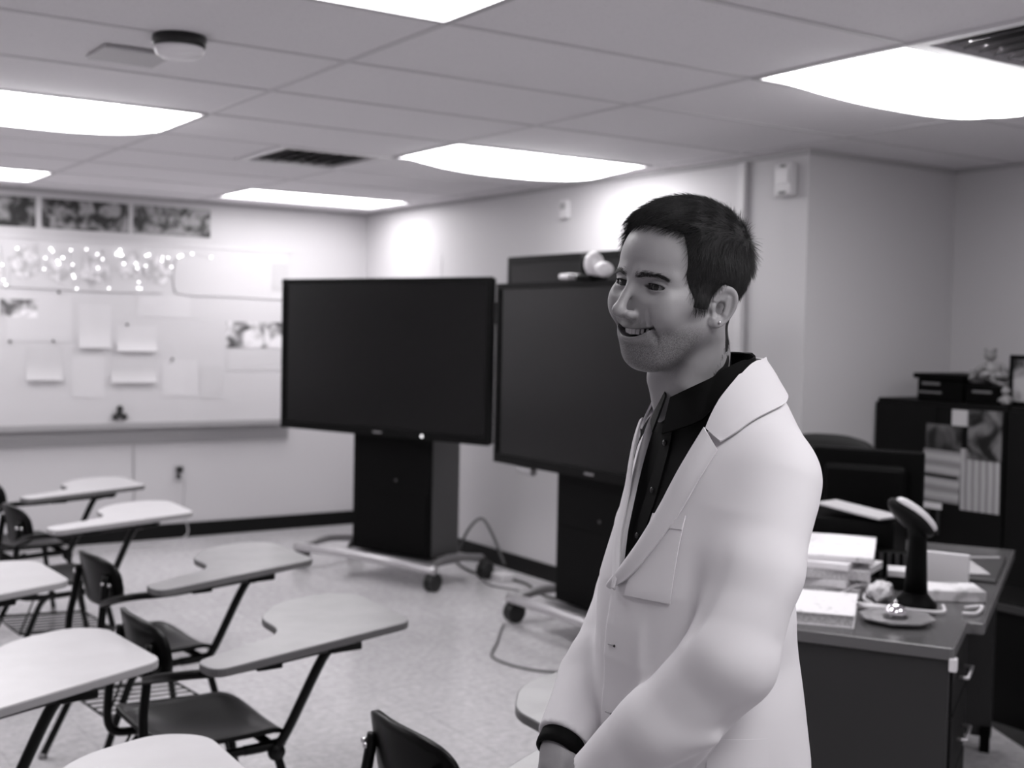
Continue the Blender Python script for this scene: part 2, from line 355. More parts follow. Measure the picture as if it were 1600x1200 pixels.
# wall outlet and wires
O=thing('wall_outlet','white wall outlet with a black plug low on the far wall','outlet',(2.91,YW,.47))
MB().box((-.038,-.008,-.06),(.038,0,.06),bev=.004).build('cover_plate',mat('outlet_plate',.5,.4),O); MB().box((-.022,-.04,.0),(.022,-.008,.045),bev=.006).build('plug',mk,O)
MB().box((-.018,-.012,-.042),(.018,-.007,-.012),bev=.002).build('socket',mat('dark_plastic',.03,.4),O)
def cable(name,label,P,r,g,rough=.45,n=8):
    o=MB().tube(smooth_path(P,n),r,seg=8).build(name,mat('cable_%d'%int(g*1000),g,rough)); return tag(o,label,'cable')
cable('cable','pale cord hanging down the wall below the whiteboard tray',[(2.585,YW-.006,.69),(2.587,YW-.006,.5),(2.59,YW-.006,.3),(2.55,YW-.006,.12)],.004,.4)
cable('cable','cord dropping from the wall outlet to the floor',[(2.91,YW-.045,.47),(2.92,YW-.09,.40),(2.93,YW-.05,.2),(2.95,YW-.06,.02),(2.6,YW-.3,.006),(2.3,YW-.35,.006)],.005,.42)
# ------------------------------------------------------------------ large screens on mobile carts
m_bez=mat('screen_bezel',.003,.4,spec=.12); m_cab=mat('cart_cabinet_black',.002,.5,spec=.08); m_cabs=mat('cart_cabinet_side',.055,.5); m_bar=mat('cart_silver_bar',.55,.3,metal=.7)
def glass_mat():
    m=mat('screen_glass',.002,.24,spec=.38); return m
m_scr=glass_mat(); m_led=mat('power_light',.8,.3,emit=1.2); m_cast=mat('caster_black',.01,.45); m_badge=mat('badge_grey',.22,.4)
def cart_screen(ztop,labels,loc,rz,group,left_handle,c0=.53,c1=1.16):
    """local: x along the screen (far edge at 0), y = depth behind the glass, z up"""
    Wd,Hh=1.675,.943; z0=ztop-Hh
    # screen (display) and cart move together: one thing
    t=thing('display_cart',labels,'display',loc,rz,group)
    b=MB(); bz=.030
    b.box((0,-.0,z0),(Wd,.02,z0+.048)); b.box((0,0,ztop-bz),(Wd,.02,ztop)); b.box((0,0,z0+.048),(bz,.02,ztop-bz)); b.box((Wd-bz,0,z0+.048),(Wd,.02,ztop-bz))
    b.box((.004,.02,z0+.004),(Wd-.004,.06,ztop-.004),bev=.01); b.box((.2,.06,z0+.15),(Wd-.2,.10,ztop-.15),bev=.012)
    bz_=b.build('bezel',m_bez,t)
    MB().box((bz,.010,z0+.048),(Wd-bz,.016,ztop-bz)).build('screen',m_scr,t)
    br=MB().box((Wd/2-.035,-.002,z0+.018),(Wd/2+.035,.001,z0+.028)).build('badge',m_badge,bz_)
    MB().lathe([(.009,0),(.009,.003)],seg=16,M=Matrix.Translation((1.19,-.003,z0+.022))@Matrix.Rotation(R(-90),4,'X')).build('power_light',m_led,bz_)
    # cabinet body
    yf=.12
    cb=MB(); cb.box((c0,yf,.17),(c1,yf+.02,z0+.05),0,bev=.004); cb.box((c0+.004,yf+.02,.17),(c1-.004,yf+.28,z0+.10),1,bev=.006)
    cab=cb.build('cabinet',[m_cab,m_cabs],t)
    MB().box((c0+.02,yf-.006,.19),(c1-.02,yf,.56),bev=.003).build('door',m_cab,cab)
    MB().lathe([(.008,0),(.008,.004)],seg=12,M=Matrix.Translation((c0+.36,yf-.004,.62))@Matrix.Rotation(R(90),4,'X')).build('lock',mat('lock_grey',.12,.3,metal=.5),cab)
    MB().box((c0+.33,yf-.003,.48),(c0+.45,yf+.0,.53)).build('badge',mat('badge_dim',.03,.4),cab)
    MB().box((c0+.08,yf+.02,z0+.05),(c1-.08,.105,ztop-.25)).build('mount_column',m_cab,t)
    # base
    bs=MB()
    a,e=.14,1.24
    bs.tube(smooth_path([(a-.03,.05,.125),(a+.25,.0,.150),(.7,-.01,.155),(e-.25,.0,.15),(e+.03,.05,.125)],6),.028,seg=10)
    base=bs.build('front_bar',m_bar,t)
    for xx in (a+.02,e-.02):
        MB().tube(smooth_path([(xx,.03,.13),(xx+( .02 if xx<.5 else -.02),.25,.165),(xx,.55,.13)],6),.024,seg=10).build('side_bar',mat('cart_dark_bar',.22,.35,metal=.5),t)
    MB().box((c0-.05,.05,.13),(c1+.05,.50,.155),bev=.006).build('base_plate',mat('cart_dark_bar',.22,.35,metal=.5),t)
    for xx in (a,e):
        for yy in (.05,.55):
            k=MB(); 
            for s in(-.018,.018): k.lathe([(.045,-.012),(.055,-.01),(.055,.01),(.045,.012)],seg=20,M=Matrix.Translation((xx+s,yy+.01,.055))@Matrix.Rotation(R(90),4,'Y'))
            cs=k.build('caster',m_cast,t); q=MB(); q.box((xx-.022,yy-.03,.06),(xx+.022,yy+.03,.118),bev=.012); q.tube([(xx,yy,.11),(xx,yy,.135)],.012); q.build('fork',m_cast,cs)
    if left_handle:
        MB().tube([(0.002,.03,ztop-.10),(-.05,.03,ztop-.10),(-.05,.03,ztop-.21),(.002,.03,ztop-.21)],.010,seg=8).build('side_handle',m_bez,t)
        MB().box((.20,.005,z0-.045),(.34,.05,z0-.003),bev=.012).build('pen_holder',mat('holder_silver',.4,.3,metal=.5),t)
    return t
cart_screen(1.835,'large switched off screen on a black rolling cabinet, fully in view, left of the other',(3.135,7.315,0),math.atan2(-.942,.335),'large screens on rolling carts',False)
cart_screen(1.785,'large switched off screen on a rolling cabinet, partly hidden behind the man',(3.55,5.454,0),R(-90),'large screens on rolling carts',True,.42,1.06)
# wall screen behind
Wt=thing('wall_screen','dark wall mounted screen peeking over the right cart screen','television',(XW,0,0))
MB().box((-.075,4.95,1.17),(-.01,6.50,2.0),bev=.006).build('bezel',m_bez,Wt); MB().box((-.078,5.0,1.22),(-.074,6.45,1.95)).build('screen',m_scr,Wt)
# camera on top of the right screen
Cm=thing('conference_camera','white camera on a black clip on top of the right screen','camera',(3.55,0,1.785))
zz=0
MB().box((-.03,4.60,0),(.07,4.72,.03),bev=.008).build('clip',m_cab,Cm)
MB().box((-.045,4.76,.008),(.035,4.84,.035),bev=.01).build('foot',mat('gloss_white',.75,.25),Cm)
MB().ico((0,4.615,.075),.052,sub=3,sc=(1,.75,1.15)).build('head',mat('gloss_white',.75,.25),Cm)
MB().ico((-.015,4.52,.048),.045,sub=3,sc=(1,1,.8)).build('body',mat('gloss_white',.75,.25),Cm)
MB().box((-.02,4.665,.02),(.03,4.70,.12),bev=.01).build('bracket',m_cab,Cm)
# floor cables around the carts
cable('cable','black cable looping up behind the left cart by the baseboard',[(4.30,6.45,.05),(4.3,6.6,.22),(4.31,6.75,.30),(4.3,6.9,.2),(4.28,7.0,.02)],.009,.06)
cable('cable','dark cable snaking on the floor between the two carts',[(4.2,6.9,.01),(4.1,6.5,.01),(4.2,6.1,.01),(4.1,5.7,.01),(4.25,5.2,.01)],.009,.06)
cable('cable','grey cable on the floor beside the baseboard',[(4.3,6.7,.008),(4.0,6.2,.008),(4.05,5.9,.008),(3.9,5.75,.008)],.007,.2)
cable('cable','thin cable curving on the floor under the right cart',[(3.52,5.28,.006),(3.3,5.0,.006),(3.12,4.75,.006),(3.2,4.45,.006),(3.5,4.35,.006),(3.8,4.6,.006)],.006,.10)
o=MB().box((4.10,6.18,0),(4.2,6.3,.045),bev=.008).build('power_adapter',mat('white_plastic',.62,.35)); tag(o,'small white power adapter on the floor between the carts','adapter')
# ------------------------------------------------------------------ tablet arm chairs
m_shell=mat('chair_shell',.0035,.32,spec=.12,bump=(300,.06)); m_fr=mat('chair_frame',.003,.35,spec=.2); m_glide=mat('chair_glide',.3,.4,metal=.5); m_riv=mat('rivet',.6,.25,metal=.9)
def laminate(name,g,g2):
    m=mat(name,g,.3,noise=(9,g2,.35,.65)); return m
m_lamLit=laminate('laminate_lit',.50,.54); m_lamDim=laminate('laminate_dim',.21,.26); m_edgeLit=mat('edge_lit',.36,.4); m_edgeDim=mat('edge_dim',.13,.4)  # one laminate in two tones
TAB=[(-.20,-.385),(.49,-.275),(.575,.11),(.50,.185),(.31,.165),(.165,.02),(.13,-.165),(-.20,-.275)]
TAB=[(x*math.cos(R(8))-(y+.33)*math.sin(R(8)),x*math.sin(R(8))+(y+.33)*math.cos(R(8))) for x,y in TAB]
TABR=[.045,.05,.07,.09,.09,.05,.09,.045]
def shell(nx,ny,fn,th=.009):
    vs=[];
    for i in range(nx):
        for j in range(ny): vs.append(fn(i/(nx-1)*2-1,j/(ny-1)*2-1))
    fs=[(i*ny+j,(i+1)*ny+j,(i+1)*ny+j+1,i*ny+j+1) for i in range(nx-1) for j in range(ny-1)]
    b=MB(); b.add(vs,fs,0,True); return b
def squircle(u,v,p=3.2):
    # map the square to a rounded square
    m=max(abs(u),abs(v)); 
    if m<1e-6: return 0,0
    r=(abs(u/m)**p+abs(v/m)**p)**(1/p); return u/r,v/r
def tablet_chair(label,lam,edge,loc,rz,sh=(.05,-.395)):
    t=thing('tablet_arm_chair',label,'school chair',loc,rz,'tablet arm school chairs')
    def seatf(u,v):
        a,b=squircle(u,v,5); x=a*.205; y=b*.205
        z=.438-.022*(1-a*a)*(1-b*b*.6)-.045*max(0,a-.55)**2/.2+.03*max(0,-a-.5)**2/.25+.012*b*b
        return (x+.01,y,z)
    s=shell(17,17,seatf).build('seat',m_shell,t); md=s.modifiers.new('s','SOLIDIFY'); md.thickness=.012; md.offset=-1
    def backf(u,v):
        a,b=squircle(u,v,3); y=a*.175; z=b*.085
        x=-.168-.05*(1-a*a)*.8-.16*(z)+0.02
        return (x,y,.675+z)
    s=shell(17,11,backf).build('backrest',m_shell,t); md=s.modifiers.new('s','SOLIDIFY'); md.thickness=.014; md.offset=0
    for y in(-.13,-.16,.13,.16):
        MB().ico((-.196 if abs(y)<.15 else -.185,y,.675),.008,sub=1).build('rivet',m_riv,s)
    r=.0125
    # main frame: two side tubes from the backrest down under the seat
    for sy,nm in((-1,'side_frame'),(1,'side_frame')):
        MB().tube(smooth_path([(-.183,sy*.125,.70),(-.196,sy*.135,.60),(-.21,sy*.15,.50),(-.20,sy*.16,.40),(-.12,sy*.165,.380),(.05,sy*.17,.385),(.18,sy*.17,.392)],5),r).build(nm,m_fr,t)
    for sy in(-1,1):
        for (x0,x1) in((-.10,-.27),(.15,.23)):
            L=MB().tube(smooth_path([(x0-.02 if x0>0 else x0+.05,sy*.165,.390),(x0,sy*.175,.368),(x0+(x1-x0)*.25,sy*.19,.30),(x1,sy*.235,.012)],5),r).build('leg',m_fr,t)
            MB().lathe([(.016,0),(.017,.006),(.014,.02)],seg=12,M=Matrix.Translation((x1,sy*.236,0))).build('glide',m_glide,L)
    MB().tube([(-.12,-.165,.380),(-.12,.165,.380)],r).build('cross_bar',m_fr,t); MB().tube([(.14,-.17,.388),(.14,.17,.388)],r).build('cross_bar',m_fr,t)
    # tablet arm frame: from the right back bracket forward, and the strut up from the seat front
    MB().tube(smooth_path([(-.198,-.135,.61),(-.20,-.25,.645),(-.17,-.35,.672),(-.04,-.375,.676),(.30,-.29,.676)],6),r).build('arm_tube',m_fr,t)
    MB().tube(smooth_path([(.06,-.17,.385),(.13,-.175,.388),(.165,-.195,.41),(.235,-.29,.645),(.27,-.305,.672),(.36,-.26,.676)],6),r*1.12).build('tablet_strut',m_fr,t)
    MB().box((.0,-.40,.667),(.07,-.34,.689),bev=.004).build('bracket',m_fr,t); MB().box((.24,-.34,.667),(.33,-.26,.689),bev=.004).build('bracket',m_fr,t)
    MB().prism(round_poly([(a+sh[0],b+sh[1]) for a,b in TAB],TABR),.687,.709,0,bev=.0035,mi_side=1).build('tablet',[lam,edge],t)
    # wire book rack
    k=MB(); rr=.0042
    k.tube([(-.20,-.19,.24),(-.20,.19,.24)],rr,seg=6); k.tube([(.18,-.18,.22),(.18,.18,.22)],rr,seg=6)
    for y in(-.19,.19): k.tube([(-.20,y,.24),(.18,y*.95,.22)],rr,seg=6); k.tube([(-.20,y,.24),(-.14,y*.9,.37)],rr,seg=6); k.tube([(.18,y*.95,.22),(.17,y*.9,.38)],rr,seg=6)
    for i in range(7):
        y=-.16+i*.0533; k.tube([(-.20,y,.24),(.18,y*.97,.22)],rr*.8,seg=6)
    k.build('book_rack',m_fr,t)
    MB().lathe([(.022,-.012),(.026,0),(.022,.012)],seg=16,M=Matrix.Translation((.15,-.185,.372))@Matrix.Rotation(R(90),4,'X')).build('tube_cap',m_fr,t)
    return t
def place(label,lam,edge,tip,rz,sh=(.05,-.395)):
    """tip = where the front outer corner of the tablet stands"""
    c,s=math.cos(rz),math.sin(rz); lx,ly=TAB[1][0]+sh[0],TAB[1][1]+sh[1]; rz=rz-R(8); c,s=math.cos(rz),math.sin(rz)
    return tablet_chair(label,lam,edge,(tip[0]-(c*lx-s*ly),tip[1]-(s*lx+c*ly),0),rz,sh)
place('black school chair with tablet toned dimly lit, in front of the bare floor in the middle',m_lamDim,m_edgeDim,(1.715,3.04),R(9))
place('black school chair with tablet toned dimly lit, one row nearer the left cart screen',m_lamDim,m_edgeDim,(1.865,4.02),R(13))
place('black school chair nearest the wall outlet, tablet toned brightly lit',m_lamLit,m_edgeLit,(1.86,5.27),R(11))
place('black school chair by the far wall, tablet toned brightly lit, seen edge on',m_lamLit,m_edgeDim,(1.95,6.25),R(14))
place('school chair at the left edge with large tablet, toned brightly lit, just below the middle rows',m_lamLit,m_edgeLit,(.975,2.985),R(17))
place('school chair cut by the left edge, tablet toned brightly lit beside the black wire book racks',m_lamLit,m_edgeLit,(1.02,4.05),R(15))
place('school chair cut by the bottom edge, only its tablet corner, toned brightly lit, showing',m_lamLit,m_edgeLit,(.865,2.0),R(11))
place('school chair at the bottom centre, with a tablet toned dimly lit beside the sleeve of the man',m_lamDim,m_edgeDim,(1.87,1.965),R(8),(.03,-.285))
# ------------------------------------------------------------------ teacher's desk and the dark corner
m_desk=mat('desk_steel',.034,.4,spec=.3,bump=(400,.05)); m_top=mat('desk_top',.085,.22); m_trim=mat('desk_trim',.12,.3); m_blk=mat('black_enamel',.002,.5,spec=.08); m_blk2=mat('dark_enamel',.006,.5,spec=.12)
DA=math.atan2(.508,.862); DK=(2.66,1.925)
DM=Matrix.Translation((DK[0],DK[1],0))@Matrix.Rotation(DA,4,'Z')      # x away along the desk, y across to the left
def dk(x,y,z=.76): v=DM@Vector((x,y,z)); return v
T=thing('teacher_desk','dark steel desk cluttered with papers and cables, right of the man','desk',(DK[0],DK[1],0),DA)
top=MB().prism(round_poly([(0,0),(.33,0),(.33,-.045),(1.66,-.045),(1.66,.80),(0,.80)],.012,3),.728,.76,0,bev=.003,mi_side=1).build('desktop',[m_top,m_trim],T)
MB().box((.012,.012,.05),(.035,.788,.728),bev=.003).build('end_panel',m_desk,T)
MB().box((1.62,.012,.05),(1.64,.788,.728)).build('end_panel',m_desk,T)
MB().box((.035,.76,.2),(1.62,.775,.728)).build('modesty_panel',m_desk,T)
MB().box((.036,.03,.09),(.45,.74,.728)).build('pedestal',m_blk2,T)
for z0,z1 in((.10,.38),(.39,.56),(.57,.715)):
    d=MB().box((.05,.006,z0),(.44,.03,z1),bev=.003).build('drawer',m_blk2,T)
    MB().tube([(.18,.004,(z0+z1)/2),(.18,-.02,(z0+z1)/2),(.31,-.02,(z0+z1)/2),(.31,.004,(z0+z1)/2)],.005).build('handle',mat('steel_handle',.5,.3,metal=.8),d)
for x in(.03,1.60):
    for y in(.03,.75): MB().box((x-.015,y-.015,0),(x+.02,y+.02,.09)).build('foot',m_blk,T)
c=MB().box((-.006,-.008,.70),(.022,.012,.735),bev=.004).build('corner_clip',mat('gloss_white',.75,.25),T); c['label']='white plastic corner clip'
def flat(name,label,cat,cx,cy,cz,w,d,h,rot,m,bev=.002,group=None,tilt=0):
    o=MB().box((-w/2,-d/2,0),(w/2,d/2,h),bev=bev).build(name,m); p=dk(cx,cy,cz); o.location=p; o.rotation_euler=(tilt,0,DA+rot); tag(o,label,cat,group); return o
m_pages=mat('page_edges',.6,.6,noise=(160,.4,.4,.6)); m_pr=mat('printed_paper',.75,.6,noise=(40,.5,.60,.72))
# front notebook: cover and page block
def book(label,cx,cy,cz,w,d,h,rot,cov=None):
    t=thing('book',label,'book',dk(cx,cy,cz),DA+rot)
    MB().box((-w/2+.004,-d/2+.004,.003),(w/2-.003,d/2-.004,h-.003)).build('page_block',m_pages,t)
    MB().box((-w/2,-d/2,h-.003),(w/2,d/2,h)).box((-w/2,-d/2,0),(w/2,d/2,.003)).build('cover',cov or m_pr,t)
    return t
book('thick white printed booklet nearest the front edge of the desk',.215,.435,.76,.30,.30,.035,R(8))
# loose paper stack
zz=.762
for i,(w,h,rot,dx,dy) in enumerate(((.30,.22,5,0,0),(.31,.24,-6,.02,.01),(.30,.23,12,-.01,.0),(.30,.24,-2,.0,.02),(.32,.26,8,.03,.0))):
    hh=(.030,.024,.030,.020,.016)[i]
    flat('paper_stack','white bundle of papers, %s in the tall pile beside the man'%('lowest','second from the bottom','middle one','second from the top','topmost')[i],'papers',.64+dx,.50+dy,zz,w+.1,h+.12,hh,R(rot),m_pages if i in(0,2) else m_pr,group='paper pile on the desk'); zz+=hh+.0005
flat('magazine','grey magazine leaning on top of the paper pile beside the man','magazine',.74,.64,zz+.024,.16,.22,.016,R(25),mat('magazine_cover',.35,.5,noise=(30,.6,.4,.6)),tilt=R(-14))
flat('file_box','black file box behind the paper pile','box',1.08,.44,.76,.30,.30,.17,R(0),m_blk,.004)
flat('folder','pale folder lying tilted on the black file box','folder',.98,.42,.955,.12,.26,.008,R(-25),mat('folder_grey',.42,.5),tilt=R(5))
flat('sticky_pad','small white note pad between the paper pile and the black pole','note pad',.72,.24,.80,.09,.07,.02,R(10),m_paper)
flat('box','small dark box under the white note pad','box',.73,.235,.761,.10,.09,.038,R(10),m_blk2)
# crumpled tissues
def crumple(name,label,c,r,seed,m,sc=(1,1,.6)):
    bm=bmesh.new(); bmesh.ops.create_icosphere(bm,subdivisions=3,radius=1); rn=random.Random(seed)
    dirs=[Vector((rn.uniform(-1,1),rn.uniform(-1,1),rn.uniform(-1,1))).normalized() for _ in range(14)]
    for v in bm.verts:
        n=v.co.normalized(); k=1-.33*max(abs(n.dot(d))**6 for d in dirs)+.1*math.sin(7*n.x+seed)*math.cos(6*n.y)
        v.co=Vector((n.x*k*r*sc[0],n.y*k*r*sc[1],n.z*k*r*sc[2]))
    q=MB(); q.bm(bm,0,None,False); o=q.build(name,m); lo=min(v.co.z for v in o.data.vertices); o.location=(c[0],c[1],c[2]-lo); return tag(o,label,'tissue')
crumple('crumpled_tissue','crumpled white tissue beside the foot of the black scanner stand',dk(.46,.255),.05,3,m_paper,(1.3,.9,.8))
crumple('crumpled_tissue','crumpled white paper behind the coiled white cables',dk(.57,.33),.04,9,m_paper,(1.2,1,.6))
# scanner on a stand
S=thing('desk_scanner','black stand with a tilted oval white faced scanner head','scanner',dk(.45,.155),DA)
MB().lathe([(.06,0),(.062,.012),(.045,.03),(.03,.05)]).build('stand_base',m_blk,S)
MB().tube([(0,0,.04),(.0,0,.12),(.005,0,.20),(.0,.0,.235)],[.034,.030,.026,.03],seg=14).build('pole',m_blk,S)
HM=Matrix.Translation((0,.02,.262))@Matrix.Rotation(R(-62),4,'Z')@Matrix.Rotation(R(38),4,'Y')@Matrix.Scale(1.35,4)
h=MB(); h.ico((0,0,0),1,sub=3,sc=(.062,.042,.024),M=HM); hd=h.build('head',m_blk2,S)
MB().ico((.0,-.014,.012),1,sub=3,sc=(.056,.022,.016),M=HM).build('white_shell',mat('gloss_white',.75,.25),hd)
MB().box((-.03,.006,.016),(.028,.03,.028),M=HM,bev=.004).build('display',mat('display_pale',.45,.2),hd)
# white cables
mc=.62
cable('cable','white cable looping across the desk in front of the scanner stand',[dk(.46,.42,.768),dk(.385,.33,.768),dk(.375,.22,.768),dk(.37,.13,.768),dk(.38,.07,.770),dk(.42,.075,.78)],.0055,mc,.4)
cable('cable','white cable coiled beside the booklet',[dk(.46,.46,.768),dk(.43,.38,.775),dk(.47,.33,.80),dk(.50,.29,.80),dk(.44,.30,.775),dk(.40,.27,.768)],.0055,mc,.4)
cable('cable','white cable doubled back near the right edge of the desk',[dk(.48,.02,.768),dk(.52,-.01,.768),dk(.50,-.025,.772),dk(.42,-.015,.768),dk(.40,.02,.768)],.005,mc,.4)
o=MB().tube([dk(.34,.30,.770),dk(.335,.22,.770)],.009,seg=10).build('marker',mat('gloss_white',.75,.25)); tag(o,'white marker lying beside the booklet','marker')
# bell on a clear dish
o=thing('glass_dish','clear faceted dish near the front right corner of the desk','dish',dk(.235,.175),DA)
m_gl=mat('dish_glass',.30,.08); 
d=MB(); d.lathe([(.07,0),(.10,.010),(.104,.016),(.085,.013),(.001,.010)],seg=8,smooth=False); d.build('dish',m_gl,o)
o=thing('call_bell','small chrome dome bell standing on the clear dish','bell',dk(.235,.18,.771),DA)
MB().lathe([(.032,0),(.034,.006),(.024,.008)]).build('base',mat('steel_dark',.12,.3,metal=.8),o)
MB().lathe([(.030,.009),(.029,.02),(.022,.032),(.012,.038),(.001,.040)]).build('dome',mat('chrome',.85,.08,metal=1),o)
MB().lathe([(.004,.038),(.006,.045),(.001,.050)],seg=12).build('button',mat('chrome',.85,.08,metal=1),o)
# white box and card
B2=flat('cardboard_box','long white box with a grey label band near the right edge of the desk','box',.64,.085,.76,.19,.13,.035,R(-68),mat('box_white',.7,.5,noise=(14,.4,.5,.6)),.004)
flat('card_block','square white card standing upright behind the long white box','card',.83,.12,.765,.02,.155,.10,R(-6),m_paper,tilt=0)
flat('printer_box','grey document tray at the far right edge of the desk','tray',1.18,.10,.76,.50,.26,.012,R(0),mat('tray_dark',.045,.4),.003)
flat('paper_sheet','white paper lying in the grey document tray','paper',1.10,.12,.773,.26,.18,.006,R(20),mat('dim_paper',.4,.6))
flat('pen','pale pen lying at the back of the document tray','pen',1.30,.06,.773,.01,.17,.01,R(30),mat('dim_paper',.4,.6),.003)
K=thing('keyboard_rack','black ribbed desk organiser behind the scanner','organiser',dk(.885,.285),DA)
MB().box((-.03,-.08,0),(.03,.10,.085),bev=.004).build('rack_body',m_blk,K)
for i in range(7): MB().box((-.036,-.075+i*.025,.005),(-.028,-.063+i*.025,.082)).build('rib',mat('rib_grey',.035,.4),K)
# monitor with its back to us
Mo=thing('monitor','black computer monitor seen from behind at the far end of the desk','monitor',dk(1.35,.45),DA+R(-4))
MB().box((-.02,-.20,.07),(.02,.20,.375),bev=.008).build('screen_housing',m_blk,Mo); MB().box((-.06,-.15,.12),(-.018,.15,.32),bev=.02).build('rear_cover',m_blk,Mo)
MB().box((-.045,-.035,.01),(-.02,.035,.2)).build('neck',m_blk,Mo); MB().box((-.10,-.12,0),(.10,.12,.012),bev=.004).build('foot',m_blk,Mo)
# office chairs
def office_chair(label,x,y,rz,top):
    t=thing('office_chair',label,'office chair',(x,y,0),rz)
    mf=mat('chair_fabric_black',.009,.8,bump=(500,.2))
    def bf(u,v):
        a,b=squircle(u,v,3.5); return (-.22-.05*(1-a*a)-.05*b, a*.25*(1-.06*b), .80+(top-.80)*.5*(1+b)-.12*(1-b)*.5)
    s=shell(15,13,bf).build('backrest',mf,t); md=s.modifiers.new('s','SOLIDIFY'); md.thickness=.055; md.offset=0
    MB().prism(round_poly([(-.22,-.24),(.25,-.25),(.25,.25),(-.22,.24)],.08),.44,.52,bev=.02).build('seat',mf,t)
    MB().tube([(0,0,.12),(0,0,.44)],.03).build('gas_column',m_blk,t)
    MB().box((-.30,-.03,.42),(0,.03,.445)).box((-.30,-.03,.43),(-.27,.03,.80)).build('back_bar',m_blk,t)
    for k in range(5):
        a=k*2*math.pi/5; L=MB().tube([(0,0,.13),(.16*math.cos(a),.16*math.sin(a),.115),(.30*math.cos(a),.30*math.sin(a),.075)],[.028,.022,.016]).build('base_leg',m_blk,t)
        MB().ico((.30*math.cos(a),.30*math.sin(a),.03),.03,sub=2).build('caster',m_cast,L)
    for sy in(-1,1):
        MB().tube(smooth_path([(.05,sy*.2,.45),(.05,sy*.29,.47),(.03,sy*.30,.62),(.10,sy*.30,.68),(-.15,sy*.30,.68)],5),.014).build('armrest',m_blk,t)
    return t
office_chair('black office chair behind the monitor, its rounded back showing left of it',3.97,3.66,R(200),1.10)
office_chair('black office chair at the right edge, in front of the cabinets',4.50,2.50,R(120),.90)
fm=MB().prism(round_poly([(3.2,1.2),(4.85,1.2),(4.85,3.3),(4.5,3.3),(4.05,2.45),(3.2,1.95)],.05),0,.004).build('floor_tone',mat('dark_sheet',.03,.6)); tag(fm,'dark sheet added to darken the floor right of the desk','dark sheet')  # guessed dark sheet, added so the floor here comes out darker
# post
o=MB().tube([(4.60,3.95,.03),(4.60,3.95,1.055)],.016).lathe([(.11,0),(.11,.015),(.02,.035)],M=Matrix.Translation((4.60,3.95,0))).build('stand_post',m_blk); tag(o,'thin black post standing against the wall just behind the man','post')
# storage cabinets
def cabinet(label,y0,y1):
    t=thing('storage_cabinet',label,'cabinet',(4.89,(y0+y1)/2,0)); w=(y1-y0)/2
    MB().box((.02,-w,.03),(.56,w,1.245),bev=.004).build('cabinet_body',m_blk2,t)
    for s in(-1,1):
        d=MB().box((0,min(0,s*w)+.003,.06),(.02,max(0,s*w)-.003,1.225),bev=.003).build('door',m_blk2,t)
        MB().box((-.012,s*.03-.006,.62),(0,s*.03+.006,.74),bev=.003).build('handle',mat('dark_handle',.08,.3,metal=.6),d)
    MB().box((.03,-w+.02,0),(.54,w-.02,.03)).build('plinth',m_blk,t)
cabinet('black two door cabinet with calendars hung on its front',3.315,4.045)
cabinet('black two door cabinet cut by the right edge of the photo',2.58,3.309)
def onfront(name,label,cat,y0,y1,z0,z1,m,t=.002,off=0,rot=0):
    o=MB().box((-t,-(y1-y0)/2,-(z1-z0)/2),(0,(y1-y0)/2,(z1-z0)/2)).build(name,m); o.location=(4.888-off,(y0+y1)/2,(z0+z1)/2); o.rotation_euler=(rot,0,0); return tag(o,label,cat)
def ruled(name,vert=False,sc=55):
    m=bpy.data.materials.new(name); m.use_nodes=True; nt=m.node_tree; b=nt.nodes['Principled BSDF']; b.inputs['Roughness'].default_value=.6
    tc=nt.nodes.new('ShaderNodeTexCoord'); w=nt.nodes.new('ShaderNodeTexWave'); w.wave_type='BANDS'; w.bands_direction='Y' if vert else 'Z'; w.inputs['Scale'].default_value=sc/ (2*math.pi)*.6; w.inputs['Distortion'].default_value=.6; w.inputs['Detail'].default_value=3
    r=nt.nodes.new('ShaderNodeValToRGB'); r.color_ramp.elements[0].color=grey(.22); r.color_ramp.elements[1].color=grey(.42)
    nt.links.new(tc.outputs['Object'],w.inputs['Vector']); nt.links.new(w.outputs['Fac'],r.inputs['Fac']); nt.links.new(r.outputs['Color'],b.inputs['Base Color']); return m
onfront('note','small white square note at the top of the cabinet front','note',3.51,3.595,1.14,1.215,mat('note_white',.5,.6))
onfront('calendar_picture','dark picture above the left calendar on the cabinet','picture',3.54,3.735,1.0,1.14,photo_mat('cal_pic_a',21,.008,.12,9))
c=onfront('calendar','ruled calendar sheet, left one on the cabinet front','calendar',3.54,3.745,.775,1.02,ruled('ruled_a'),.002,.002,R(1)); c['group']='calendars on the cabinet'
o=MB().box((-.001,-.09,-.008),(0,.09,.008)).build('calendar_band',mat('ink',.02,.5)); o.parent=c; o.location=(-.003,0,.0); o['label']='dark printed band'
c=onfront('calendar','ruled calendar sheet, right one hanging lower on the cabinet front','calendar',3.33,3.535,.755,1.04,ruled('ruled_b',True,90),.002,.004,R(-1)); c['group']='calendars on the cabinet'
onfront('calendar_picture','dark picture poster hung over the right calendar','picture',3.325,3.50,.995,1.22,photo_mat('cal_pic_b',24,.006,.16,10),.003,.008)
onfront('label_card','white label card below the left calendar','card',3.635,3.75,.738,.768,mat('gloss_white',.75,.25),.003)
